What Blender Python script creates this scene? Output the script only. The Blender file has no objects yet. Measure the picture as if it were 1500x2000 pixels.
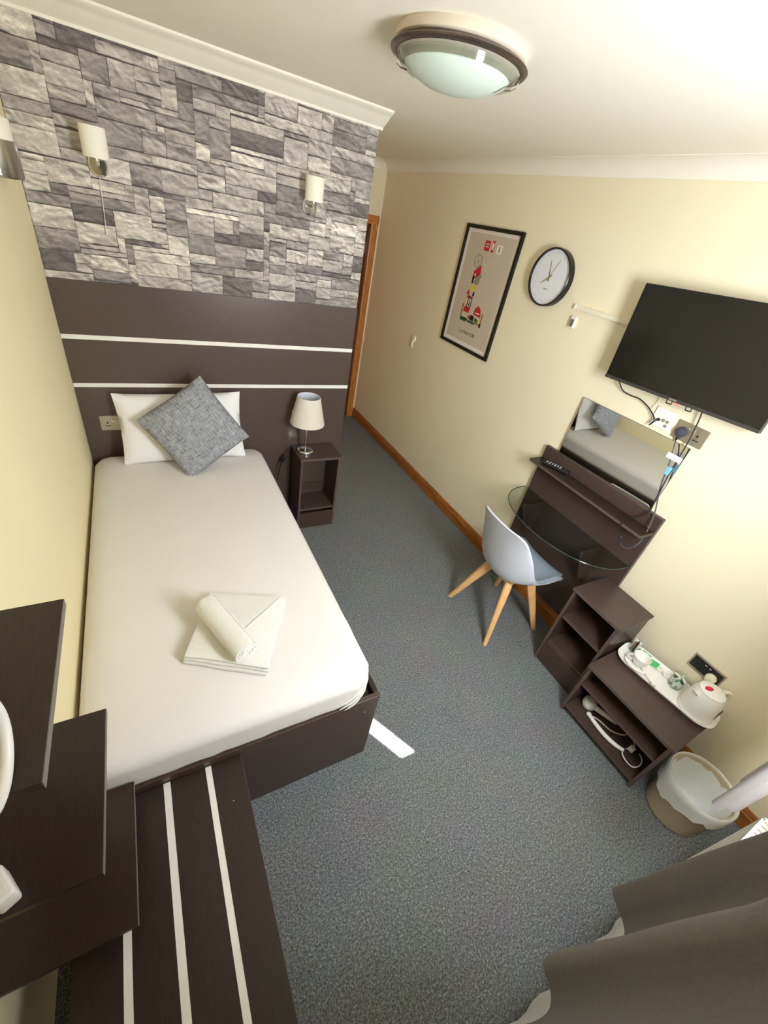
import bpy, bmesh, math, random
from mathutils import Vector, Matrix, noise
PI = math.pi
C = bpy.context.scene.collection
SC = bpy.context.scene
R = math.radians

# ------------------------------------------------------------------ camera
cam_d = bpy.data.cameras.new('camera')
cam = bpy.data.objects.new('camera', cam_d); C.objects.link(cam)
cam.matrix_world = Matrix(((0.877636, 0.133293, -0.460421, 0.342352), (-0.446431, 0.577023, -0.683918, -2.574354), (0.174512, 0.805777, 0.565923, 1.985140), (0, 0, 0, 1)))
cam_d.sensor_fit = 'VERTICAL'
cam_d.sensor_height = 36.0
cam_d.lens = 806.29 / 2000.0 * 36.0
cam_d.clip_start = 0.02
SC.camera = cam

# ------------------------------------------------------------------ view, world, sun, daylight
SC.view_settings.view_transform = 'Standard'
SC.view_settings.look = 'None'
SC.view_settings.gamma = 1.0
SC.view_settings.use_curve_mapping = False
SC.view_settings.exposure = 0.0
SC.cycles.use_denoising = True
SC.cycles.max_bounces = 16
SC.cycles.diffuse_bounces = 8
SC.cycles.transparent_max_bounces = 12
SC.cycles.sample_clamp_indirect = 6.0

W = bpy.data.worlds.new('sky'); SC.world = W
W.use_nodes = True
bg = W.node_tree.nodes['Background']
bg.inputs[0].default_value = (0.75, 0.87, 1.0, 1); bg.inputs[1].default_value = 1.5

def lamp(name, kind, loc, direction, power, color, **kw):
    d = bpy.data.lights.new(name, kind); o = bpy.data.objects.new(name, d); C.objects.link(o)
    o.location = loc
    o.rotation_euler = Vector(direction).to_track_quat('-Z', 'Y').to_euler()
    d.energy = power; d.color = color
    for k, v in kw.items(): setattr(d, k, v)
    return o
TE = 0.90
lamp('sun', 'SUN', (1.8, -4.2, 2.8), (-0.482, 0.876, -TE), 90.0, (1.0, 0.96, 0.90), angle=R(0.6))
lamp('window_daylight', 'AREA', (1.42, -2.76, 1.76), (0.22, 1, -0.24), 50.0, (0.90, 0.955, 1.0), shape='RECTANGLE', size=0.42, size_y=0.70)

# ------------------------------------------------------------------ materials
MATS = {}
def nodes_of(name):
    m = bpy.data.materials.new(name); m.use_nodes = True
    nt = m.node_tree; b = nt.nodes['Principled BSDF']
    MATS[name] = m
    return m, nt, b
def S(c):   # sRGB 0-255 to linear
    def f(v):
        v /= 255.0
        return v / 12.92 if v <= 0.04045 else ((v + 0.055) / 1.055) ** 2.4
    return (f(c[0]), f(c[1]), f(c[2]), 1)
def mat(name, col, rough=0.5, metal=0.0, var=0.04, scale=12.0, stretch=(1, 1, 1), bump=0.0, bscale=60.0, coat=0.0, spec=0.5, **kw):
    m, nt, b = nodes_of(name)
    N = nt.nodes; L = nt.links
    tc = N.new('ShaderNodeTexCoord'); mp = N.new('ShaderNodeMapping')
    mp.inputs['Scale'].default_value = stretch
    L.new(tc.outputs['Object'], mp.inputs[0])
    nz = N.new('ShaderNodeTexNoise'); nz.inputs['Scale'].default_value = scale; nz.inputs['Detail'].default_value = 5
    L.new(mp.outputs[0], nz.inputs[0])
    rp = N.new('ShaderNodeValToRGB')
    c = S(col)
    rp.color_ramp.elements[0].position = 0.3; rp.color_ramp.elements[1].position = 0.7
    rp.color_ramp.elements[0].color = (c[0]*(1-var), c[1]*(1-var), c[2]*(1-var), 1)
    rp.color_ramp.elements[1].color = (min(1, c[0]*(1+var)), min(1, c[1]*(1+var)), min(1, c[2]*(1+var)), 1)
    L.new(nz.outputs['Fac'], rp.inputs[0]); L.new(rp.outputs[0], b.inputs['Base Color'])
    b.inputs['Roughness'].default_value = rough; b.inputs['Metallic'].default_value = metal
    b.inputs['Coat Weight'].default_value = coat; b.inputs['Specular IOR Level'].default_value = spec
    if bump:
        n2 = N.new('ShaderNodeTexNoise'); n2.inputs['Scale'].default_value = bscale; n2.inputs['Detail'].default_value = 4
        L.new(mp.outputs[0], n2.inputs[0])
        bp = N.new('ShaderNodeBump'); bp.inputs['Strength'].default_value = bump; bp.inputs['Distance'].default_value = 0.01
        L.new(n2.outputs['Fac'], bp.inputs['Height']); L.new(bp.outputs[0], b.inputs['Normal'])
    for k, v in kw.items(): b.inputs[k].default_value = v
    return m
def glass_mat(name, tint, gloss=0.08, rough=0.02):
    m, nt, b = nodes_of(name); N = nt.nodes; L = nt.links
    N.remove(b)
    tr = N.new('ShaderNodeBsdfTransparent'); tr.inputs[0].default_value = tint
    gl = N.new('ShaderNodeBsdfGlossy'); gl.inputs['Roughness'].default_value = rough
    lw = N.new('ShaderNodeLayerWeight'); lw.inputs['Blend'].default_value = 0.5
    pw = N.new('ShaderNodeMath'); pw.operation = 'POWER'; pw.inputs[1].default_value = 4.5
    fr = N.new('ShaderNodeMath'); fr.operation = 'MULTIPLY_ADD'; fr.inputs[1].default_value = 0.7; fr.inputs[2].default_value = gloss * 0.5
    L.new(lw.outputs['Facing'], pw.inputs[0]); L.new(pw.outputs[0], fr.inputs[0])
    mx = N.new('ShaderNodeMixShader')
    L.new(fr.outputs[0], mx.inputs[0]); L.new(tr.outputs[0], mx.inputs[1]); L.new(gl.outputs[0], mx.inputs[2])
    L.new(mx.outputs[0], N['Material Output'].inputs[0])
    return m

cream = mat('cream_paint', (240, 229, 200), 0.75, var=0.012, scale=3, bump=0.04, bscale=150)
cream_left = mat('warm_cream_paint', (238, 225, 186), 0.75, var=0.012, scale=3, bump=0.04, bscale=150)
ceil_m = mat('ceiling_paint', (246, 241, 230), 0.8, var=0.01, scale=3)
cove_m = mat('coving_paint', (246, 242, 230), 0.6, var=0.01)
wenge = mat('dark_wood_veneer', (74, 58, 52), 0.34, var=0.28, scale=30, stretch=(1, 14, 14), spec=0.45)
wenge_h = mat('headboard_veneer', (84, 70, 63), 0.30, var=0.16, scale=30, stretch=(1, 14, 14), spec=0.5)
wenge_y = mat('dark_wood_veneer_lengthwise', (44, 33, 27), 0.36, var=0.30, scale=30, stretch=(14, 1, 14), spec=0.4)  # backlit shade of the left shelves put into this darker veneer colour
wenge_z = mat('dark_wood_veneer_upright', (68, 52, 47), 0.36, var=0.25, scale=30, stretch=(14, 14, 1), spec=0.5)
edge_m = mat('pale_edge_band', (112, 104, 96), 0.5, var=0.05)
edge_d = mat('dark_edge_band', (92, 76, 68), 0.4, var=0.05)
inlay = mat('white_inlay', (236, 233, 226), 0.45, var=0.04, scale=20)
pine = mat('stained_pine', (158, 97, 40), 0.4, var=0.35, scale=9, stretch=(6, 1, 6))
pine_z = mat('stained_pine_upright', (192, 124, 60), 0.4, var=0.4, scale=9, stretch=(9, 9, 1.0))
door_m = mat('tan_door', (176, 130, 84), 0.5, var=0.06, scale=5, stretch=(8, 8, 1))
sheet = mat('white_sheet', (224, 220, 216), 0.85, var=0.012, scale=4, bump=0.05, bscale=9)
pillow_m = mat('white_pillow_cotton', (240, 240, 240), 0.85, var=0.01, bump=0.08, bscale=14)
towel_m = mat('white_towelling', (240, 238, 232), 0.95, var=0.03, scale=120, bump=0.5, bscale=420)
chrome = mat('chrome', (225, 225, 225), 0.07, 1.0, var=0.01)
steel = mat('brushed_steel', (176, 170, 160), 0.3, 1.0, var=0.12, scale=40, stretch=(18, 18, 1))
nickel = mat('brushed_nickel_plate', (190, 182, 168), 0.35, 0.85, var=0.05, scale=60, stretch=(1, 1, 20))
shade_m = mat('white_lamp_shade', (244, 240, 226), 0.7, var=0.01)
linen = mat('cream_linen_shade', (218, 212, 200), 0.85, var=0.05, scale=160, bump=0.25, bscale=350)
shade_in = mat('shade_lining', (222, 226, 238), 0.7, var=0.02)
black_p = mat('black_plastic', (20, 20, 20), 0.35, var=0.1)
black_f = mat('black_frame', (14, 13, 14), 0.3, var=0.1)
screen_m = mat('dark_screen', (24, 24, 20), 0.16, var=0.05, spec=0.55)
bezel_m = mat('grey_bezel', (70, 66, 62), 0.35, 0.3, var=0.05)
white_p = mat('white_plastic', (238, 236, 230), 0.35, var=0.01)
cream_p = mat('cream_plastic', (236, 230, 206), 0.3, var=0.01)
grey_p = mat('pale_grey_plastic', (196, 200, 208), 0.4, var=0.015)
pad_m = mat('grey_leatherette', (150, 160, 172), 0.55, var=0.03, bump=0.1, bscale=200)
beech = mat('beech_wood', (226, 178, 118), 0.45, var=0.10, scale=10, stretch=(8, 8, 1))
bin_m = mat('beige_bin', (186, 172, 146), 0.5, var=0.03)
green_m = mat('green_print', (46, 168, 82), 0.5, var=0.05)
paper_m = mat('white_paper', (244, 242, 236), 0.7, var=0.01)
red_m = mat('red_plastic', (206, 24, 62), 0.35, var=0.04)
brown_m = mat('brown_packet', (150, 110, 80), 0.6, var=0.2, scale=30)
blue_m = mat('pale_blue_tape', (130, 190, 220), 0.5, var=0.05)
mirror_m = mat('mirror_silver', (235, 238, 236), 0.0, 1.0, var=0.0)
gold_m = mat('gold_hands', (176, 158, 110), 0.35, 0.7, var=0.05)
clock_m = mat('clock_face', (226, 229, 236), 0.5, var=0.02)
print_m = mat('poster_print', (200, 188, 172), 0.6, var=0.01)
mount_m = mat('poster_mount', (240, 228, 222), 0.6, var=0.01)
p_red = mat('poster_red', (196, 36, 44), 0.6, var=0.15, scale=40)
p_dark = mat('poster_black', (40, 32, 32), 0.6, var=0.2, scale=40)
p_yel = mat('poster_yellow', (214, 190, 84), 0.6, var=0.1, scale=40)
p_grn = mat('poster_green', (60, 112, 58), 0.6, var=0.2, scale=40)
p_wht = mat('poster_white', (240, 232, 224), 0.6, var=0.02)
p_brn = mat('poster_brown', (150, 92, 62), 0.6, var=0.2, scale=40)
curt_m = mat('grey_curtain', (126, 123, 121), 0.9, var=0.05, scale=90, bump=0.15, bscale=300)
rad_m = mat('radiator_white', (240, 239, 230), 0.35, var=0.01)
dark_slot = mat('dark_slot', (60, 60, 58), 0.7, var=0.05)
frosted = mat('frosted_glass_dome', (214, 228, 218), 0.35, var=0.02, scale=5)
base_lamp = mat('lamp_pan', (214, 200, 182), 0.5, var=0.02)
clear = glass_mat('clear_glass', (0.92, 0.95, 0.93, 1))
smoked = glass_mat('table_glass', (0.80, 0.84, 0.82, 1))
pane_m = glass_mat('window_glass', (1, 1, 1, 1))

# carpet
m, nt, b = nodes_of('grey_carpet'); carpet = m
N = nt.nodes; L = nt.links
tc = N.new('ShaderNodeTexCoord')
n1 = N.new('ShaderNodeTexNoise'); n1.inputs['Scale'].default_value = 150; n1.inputs['Detail'].default_value = 8; n1.inputs['Roughness'].default_value = 0.9; n1.inputs['Distortion'].default_value = 0.3
n2 = N.new('ShaderNodeTexNoise'); n2.inputs['Scale'].default_value = 5; n2.inputs['Detail'].default_value = 4
r1 = N.new('ShaderNodeValToRGB')
e = r1.color_ramp.elements; e[0].position = 0.38; e[0].color = S((50, 53, 54)); e[1].position = 0.64; e[1].color = S((204, 207, 206))
e2 = r1.color_ramp.elements.new(0.5); e2.color = S((108, 112, 114))
mx = N.new('ShaderNodeMix'); mx.data_type = 'RGBA'; mx.blend_type = 'MULTIPLY'; mx.inputs[0].default_value = 0.25
L.new(tc.outputs['Object'], n1.inputs[0]); L.new(tc.outputs['Object'], n2.inputs[0])
L.new(n1.outputs['Fac'], r1.inputs[0]); L.new(r1.outputs[0], mx.inputs[6]); L.new(n2.outputs['Color'], mx.inputs[7])
L.new(mx.outputs[2], b.inputs['Base Color']); b.inputs['Roughness'].default_value = 0.95
bp = N.new('ShaderNodeBump'); bp.inputs['Strength'].default_value = 0.5; bp.inputs['Distance'].default_value = 0.005
L.new(n1.outputs['Fac'], bp.inputs['Height']); L.new(bp.outputs[0], b.inputs['Normal'])

# woven grey cushion
m, nt, b = nodes_of('grey_woven_cushion'); cushion_m = m
N = nt.nodes; L = nt.links
tc = N.new('ShaderNodeTexCoord'); outs = []
for st in ((150, 14, 14), (14, 14, 150)):
    mp = N.new('ShaderNodeMapping'); mp.inputs['Scale'].default_value = st
    nz = N.new('ShaderNodeTexNoise'); nz.inputs['Scale'].default_value = 2.2; nz.inputs['Detail'].default_value = 3
    L.new(tc.outputs['Object'], mp.inputs[0]); L.new(mp.outputs[0], nz.inputs[0]); outs.append(nz)
ad = N.new('ShaderNodeMath'); ad.operation = 'ADD'
L.new(outs[0].outputs['Fac'], ad.inputs[0]); L.new(outs[1].outputs['Fac'], ad.inputs[1])
rp = N.new('ShaderNodeValToRGB'); e = rp.color_ramp.elements
ml = N.new('ShaderNodeMath'); ml.operation = 'MULTIPLY'; ml.inputs[1].default_value = 0.5
L.new(ad.outputs[0], ml.inputs[0]); L.new(ml.outputs[0], rp.inputs[0])
e[0].position = 0.36; e[0].color = S((92, 96, 104)); e[1].position = 0.64; e[1].color = S((176, 178, 184))
L.new(rp.outputs[0], b.inputs['Base Color']); b.inputs['Roughness'].default_value = 0.9

# printed stone wallpaper (colour attribute times rock noise)
m, nt, b = nodes_of('stone_wallpaper'); stone_m = m
N = nt.nodes; L = nt.links
at = N.new('ShaderNodeAttribute'); at.attribute_name = 'Col'
tc = N.new('ShaderNodeTexCoord'); mp = N.new('ShaderNodeMapping'); mp.inputs['Scale'].default_value = (1, 1, 2.2)
mp.inputs['Rotation'].default_value = (0, R(12), 0)
nz = N.new('ShaderNodeTexNoise'); nz.inputs['Scale'].default_value = 48; nz.inputs['Detail'].default_value = 9; nz.inputs['Roughness'].default_value = 0.68; nz.inputs['Distortion'].default_value = 0.6
rp = N.new('ShaderNodeValToRGB'); e = rp.color_ramp.elements
e[0].position = 0.30; e[0].color = (0.62, 0.61, 0.61, 1); e[1].position = 0.66; e[1].color = (1.12, 1.11, 1.09, 1)
mx = N.new('ShaderNodeMix'); mx.data_type = 'RGBA'; mx.blend_type = 'MULTIPLY'; mx.inputs[0].default_value = 1.0
L.new(tc.outputs['Object'], mp.inputs[0]); L.new(mp.outputs[0], nz.inputs[0]); L.new(nz.outputs['Fac'], rp.inputs[0])
L.new(at.outputs['Color'], mx.inputs[6]); L.new(rp.outputs[0], mx.inputs[7]); L.new(mx.outputs[2], b.inputs['Base Color'])
b.inputs['Roughness'].default_value = 0.7

# thin white liner
m, nt, b = nodes_of('bin_liner'); liner_m = m
b.inputs['Base Color'].default_value = S((236, 240, 236)); b.inputs['Roughness'].default_value = 0.35
b.inputs['Transmission Weight'].default_value = 0.0; b.inputs['Alpha'].default_value = 0.82
# translucent cloth of the added blind that narrows the sun
m, nt, b = nodes_of('added_blind_cloth'); blind_m = m
tl = nt.nodes.new('ShaderNodeBsdfTranslucent'); tl.inputs[0].default_value = (0.75, 0.74, 0.70, 1)
mxs = nt.nodes.new('ShaderNodeMixShader'); mxs.inputs[0].default_value = 0.4
b.inputs['Base Color'].default_value = S((236, 234, 226)); b.inputs['Roughness'].default_value = 0.9
nt.links.new(b.outputs[0], mxs.inputs[1]); nt.links.new(tl.outputs[0], mxs.inputs[2]); nt.links.new(mxs.outputs[0], nt.nodes['Material Output'].inputs[0])
# ------------------------------------------------------------------ mesh helpers
def B(): return bmesh.new()
def box(bm, lo, hi, bev=0.0, seg=2, mtx=None):
    lo = Vector(lo); hi = Vector(hi)
    r = bmesh.ops.create_cube(bm, size=1.0)
    vs = r['verts']
    for v in vs:
        v.co = Vector((lo[i] + (v.co[i] + 0.5) * (hi[i] - lo[i]) for i in range(3)))
    if bev > 0:
        es = list({e for v in vs for e in v.link_edges})
        rr = bmesh.ops.bevel(bm, geom=es, offset=bev, segments=seg, affect='EDGES', profile=0.5)
        vs = list({v for f in rr['faces'] for v in f.verts} | {v for v in vs if v.is_valid})
    if mtx is not None:
        for v in vs: v.co = mtx @ v.co
    return vs
def ring_loft(bm, rings, closed=True, cap0=True, cap1=True):
    vr = [[bm.verts.new(p) for p in r] for r in rings]
    n = len(vr[0])
    for a, c in zip(vr[:-1], vr[1:]):
        for i in range(n if closed else n - 1):
            j = (i + 1) % n
            bm.faces.new((a[i], a[j], c[j], c[i]))
    if closed and cap0: bm.faces.new(list(reversed(vr[0])))
    if closed and cap1: bm.faces.new(vr[-1])
    return vr
def lathe(bm, prof, center=(0, 0, 0), seg=40, cap0=False, cap1=False, sx=1, sy=1, mtx=None):
    rings = []
    c = Vector(center)
    for r, z in prof:
        rg = []
        for k in range(seg):
            a = 2 * PI * k / seg
            p = Vector((r * math.cos(a) * sx, r * math.sin(a) * sy, z))
            if mtx is not None: p = mtx @ p
            rg.append(p + c)
        rings.append(rg)
    return ring_loft(bm, rings, True, cap0, cap1)
def smooth_pts(pts, k=6):
    P = [Vector(p) for p in pts]
    if len(P) < 3: return P
    out = []
    for i in range(len(P) - 1):
        p0 = P[max(i - 1, 0)]; p1 = P[i]; p2 = P[i + 1]; p3 = P[min(i + 2, len(P) - 1)]
        for j in range(k):
            t = j / k
            out.append(0.5 * ((2 * p1) + (-p0 + p2) * t + (2 * p0 - 5 * p1 + 4 * p2 - p3) * t * t + (-p0 + 3 * p1 - 3 * p2 + p3) * t ** 3))
    out.append(P[-1])
    return out
def tube(bm, pts, r, seg=8, smooth=6, closed=False):
    P = smooth_pts(pts, smooth) if smooth else [Vector(p) for p in pts]
    rad = r if callable(r) else (lambda t: r)
    rings = []; up = None
    n = len(P)
    for i, p in enumerate(P):
        if closed: d = P[(i + 1) % n] - P[i - 1]
        else: d = P[min(i + 1, n - 1)] - P[max(i - 1, 0)]
        d.normalize()
        if up is None:
            up = Vector((0, 0, 1)) if abs(d.z) < 0.9 else Vector((1, 0, 0))
        s = d.cross(up)
        if s.length < 1e-6: s = d.orthogonal()
        s.normalize(); up = s.cross(d).normalized()
        rr = rad(i / max(n - 1, 1))
        rings.append([p + s * rr * math.cos(2 * PI * k / seg) + up * rr * math.sin(2 * PI * k / seg) for k in range(seg)])
    if closed: rings.append(rings[0])
    ring_loft(bm, rings, True, not closed, not closed)
    if closed: bmesh.ops.remove_doubles(bm, verts=bm.verts, dist=1e-6)
def prism(bm, poly, axis, a, b_):
    # poly of 2-D points in the two remaining axes, extruded along axis from a to b_
    def mk(p, t):
        if axis == 'x': return (t, p[0], p[1])
        if axis == 'y': return (p[0], t, p[1])
        return (p[0], p[1], t)
    ring_loft(bm, [[mk(p, a) for p in poly], [mk(p, b_) for p in poly]])
def finish(bm, smooth, angle=35):
    bmesh.ops.recalc_face_normals(bm, faces=bm.faces)
    if smooth:
        for f in bm.faces: f.smooth = True
        for e in bm.edges:
            if len(e.link_faces) == 2 and e.calc_face_angle(0) > R(angle): e.smooth = False
def obj(name, bm, m, parent=None, smooth=False, off=None, local=False, angle=35, keep=False):
    if not keep: finish(bm, smooth, angle)
    if off is None and parent is not None and not local: off = parent['_org']
    if off is not None:
        o_ = Vector(off)
        for v in bm.verts: v.co -= o_
    me = bpy.data.meshes.new(name); bm.to_mesh(me); bm.free()
    me.materials.append(m)
    o = bpy.data.objects.new(name, me); C.objects.link(o)
    if parent is not None: o.parent = parent; o['_org'] = parent['_org']
    elif off is not None: o.location = off; o['_org'] = off
    else: o['_org'] = (0, 0, 0)
    return o
def tag(o, label=None, cat=None, group=None, kind=None):
    if label: o['label'] = label
    if cat: o['category'] = cat
    if group: o['group'] = group
    if kind: o['kind'] = kind
    return o
def thing(name, label, cat, loc=(0, 0, 0), rot=(0, 0, 0), group=None):
    o = bpy.data.objects.new(name, None); C.objects.link(o)
    o.location = loc; o.rotation_euler = rot; o['_org'] = tuple(loc); o.empty_display_size = 0.05
    return tag(o, label, cat, group)
def struct(name, bm, m, smooth=False, parent=None):
    o = obj(name, bm, m, parent, smooth)
    o['kind'] = 'structure'
    return o
def kids(o): return [c for c in bpy.data.objects if c.parent == o]
def copy_tree(o, parent=None):
    c = o.copy(); C.objects.link(c)
    if parent is not None: c.parent = parent
    for ch in kids(o): copy_tree(ch, c)
    return c
def text(name, body, size, m, parent, mtx, ext=0.0004):
    cu = bpy.data.curves.new(name, 'FONT'); cu.body = body; cu.size = size; cu.extrude = ext
    cu.align_x = 'CENTER'; cu.align_y = 'CENTER'
    t = bpy.data.objects.new(name + '_t', cu); C.objects.link(t)
    dg = bpy.context.evaluated_depsgraph_get()
    me = bpy.data.meshes.new_from_object(t.evaluated_get(dg))
    bpy.data.objects.remove(t)
    me.transform(mtx); me.materials.clear(); me.materials.append(m)
    o = bpy.data.objects.new(name, me); C.objects.link(o); o.parent = parent; o['_org'] = parent['_org']
    return o

# ------------------------------------------------------------------ the room
XR, XF, YB, YW, ZC = 2.507, 1.556, 1.76, -2.90, 2.43
YF = 0.014
bm = B(); box(bm, (-0.2, -3.1, -0.1), (2.75, 2.0, 0.0)); struct('floor', bm, carpet)
bm = B(); box(bm, (-0.2, -3.1, ZC), (2.75, 2.0, ZC + 0.1)); struct('ceiling', bm, ceil_m)
bm = B(); box(bm, (-0.2, -1.867, 0), (0, YF, ZC)); box(bm, (-0.2, -3.1, 0), (-0.13, -1.867, ZC)); struct('wall_left', bm, cream_left)
bm = B(); box(bm, (XR, -3.1, 0), (2.75, 2.0, ZC)); struct('wall_right', bm, cream)
wf = B(); box(wf, (-0.2, YF + 0.003, 0), (XF, 2.0, ZC)); wall_feature = struct('wall_feature', wf, cream)
DX0, DX1, DZ = 1.67, 2.42, 1.955
bm = B()
box(bm, (XF, YB, 0), (DX0, 2.0, ZC)); box(bm, (DX1, YB, 0), (XR, 2.0, ZC)); box(bm, (DX0, YB, DZ), (DX1, 2.0, ZC))
struct('wall_back', bm, cream)
WX0, WX1, WZ0, WZ1 = 1.03, 1.85, 0.93, 2.16
bm = B()
box(bm, (-0.2, -3.1, 0), (WX0, YW, ZC)); box(bm, (WX1, -3.1, 0), (XR, YW, ZC))
box(bm, (WX0, -3.1, 0), (WX1, YW, WZ0)); box(bm, (WX0, -3.1, WZ1), (WX1, YW, ZC))
struct('wall_window', bm, cream)
# window frame, pane
win = thing('window_1', None, None, (1.44, -2.97, WZ0)); win['kind'] = 'structure'
bm = B()
box(bm, (WX0, -3.0, WZ0), (WX0 + 0.05, -2.95, WZ1)); box(bm, (1.786, -3.0, WZ0), (WX1, -2.95, WZ1))
box(bm, (WX0, -3.0, WZ0), (WX1, -2.95, WZ0 + 0.045)); box(bm, (WX0, -3.0, WZ1 - 0.04), (WX1, -2.95, WZ1))
obj('window_frame', bm, white_p, win)
bm = B(); box(bm, (WX0 + 0.05, -2.98, WZ0 + 0.045), (1.786, -2.976, WZ1 - 0.04)); obj('pane', bm, pane_m, win)
bm = B(); box(bm, (WX0 - 0.03, -2.93, WZ0 - 0.03), (WX1 + 0.03, -2.86, WZ0), 0.004); struct('trim_1', bm, white_p)
bm = B()
box(bm, (WX0 + 0.02, -2.934, WZ0 + 0.002), (1.678, -2.932, WZ1 - 0.03)); 
o = tag(obj('added_sun_blind', bm, blind_m, off=(1.2, -2.93, WZ0)), 'unseen white blind added to narrow the sun through the window', 'blind')  # unseen blind, added to cut the sunlight down to a narrow strip

# coving
prof = [(0, 0), (0.006, 0), (0.010, 0.010), (0.022, 0.016), (0.045, 0.026), (0.068, 0.040), (0.085, 0.050), (0.100, 0.052), (0.112, 0.060), (0.112, ZC - 2.362), (0, ZC - 2.362)]
def cove(name, p0, p1, inward, prof=prof, m=None):
    bm = B(); p0 = Vector(p0); p1 = Vector(p1); n = Vector(inward)
    ring_loft(bm, [[p + n * a + Vector((0, 0, 2.362 + z)) for a, z in prof] for p in (p0, p1)])
    return struct(name, bm, m or cove_m, True)
cove('trim_2', (0, YF, 0), (1.573, YF, 0), (0, -1, 0))
soft = [(0, 0), (0.004, 0)] + [(0.004 + 0.076 * (1 - math.cos(PI / 2 * k / 10)), 0.066 * math.sin(PI / 2 * k / 10)) for k in range(1, 11)] + [(0.08, ZC - 2.362), (0, ZC - 2.362)]
cove('trim_3', (XR, YW, 0), (XR, YB, 0), (-1, 0, 0), soft, ceil_m)
cove('trim_4', (XF, YB, 0), (XR - 0.07, YB, 0), (0, -1, 0), soft, ceil_m)

# skirting
def skirt(name, a, b_, n, h=0.105, t=0.018, m=pine):
    bm = B(); n = Vector(n)
    pr = [(0, 0), (t, 0), (t, h - 0.03), (t - 0.005, h - 0.022), (t - 0.005, h - 0.012), (t - 0.012, h), (0, h)]
    ring_loft(bm, [[Vector(p) + n * u + Vector((0, 0, z)) for u, z in pr] for p in (a, b_)])
    return struct(name, bm, m)
skirt('baseboard_right', (XR, YW, 0), (XR, YB, 0), (-1, 0, 0))
pine_x = mat('stained_pine_crosswise', (158, 97, 40), 0.4, var=0.35, scale=9, stretch=(1, 6, 6))
skirt('baseboard_window', (-0.13, YW, 0), (XR - 0.018, YW, 0), (0, 1, 0), m=pine_x)

# door with architrave
door = thing('door_1', None, None, (2.05, YB, 0)); door['kind'] = 'structure'
bm = B(); box(bm, (DX0 + 0.02, YB + 0.05, 0.005), (DX1 - 0.02, YB + 0.09, DZ - 0.02), 0.002)
obj('door_leaf', bm, door_m, door)
def arch(bm, horizontal):
    pr = [(0, 0), (0.012, 0.0), (0.016, 0.012), (0.016, 0.022), (0.022, 0.03), (0.022, 0.058), (0.014, 0.068), (0, 0.072)]
    return pr
bm = B()
pr = arch(bm, False)
for xs, sg in ((DX1 - 0.005, 1), (DX0 + 0.005, -1)):
    ring_loft(bm, [[(xs + sg * w, YB - d, z) for d, w in pr] for z in (0.0, DZ)])
ring_loft(bm, [[(x, YB - d, DZ - 0.005 + w) for d, w in pr] for x in (DX0 - 0.067, DX1 + 0.067)])
obj('architrave', bm, pine_z, door)
bm = B()
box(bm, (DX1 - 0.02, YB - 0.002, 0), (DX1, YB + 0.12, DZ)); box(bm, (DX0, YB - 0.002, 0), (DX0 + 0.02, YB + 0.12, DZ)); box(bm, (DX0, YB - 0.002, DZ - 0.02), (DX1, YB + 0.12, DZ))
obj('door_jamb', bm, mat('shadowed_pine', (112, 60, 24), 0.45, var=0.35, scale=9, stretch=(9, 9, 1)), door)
bm = B()
for z in (1.70, 0.95, 0.22): box(bm, (DX1 - 0.032, YB + 0.040, z), (DX1 - 0.018, YB + 0.052, z + 0.1), 0.002)
obj('hinge', bm, steel, door)

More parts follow.
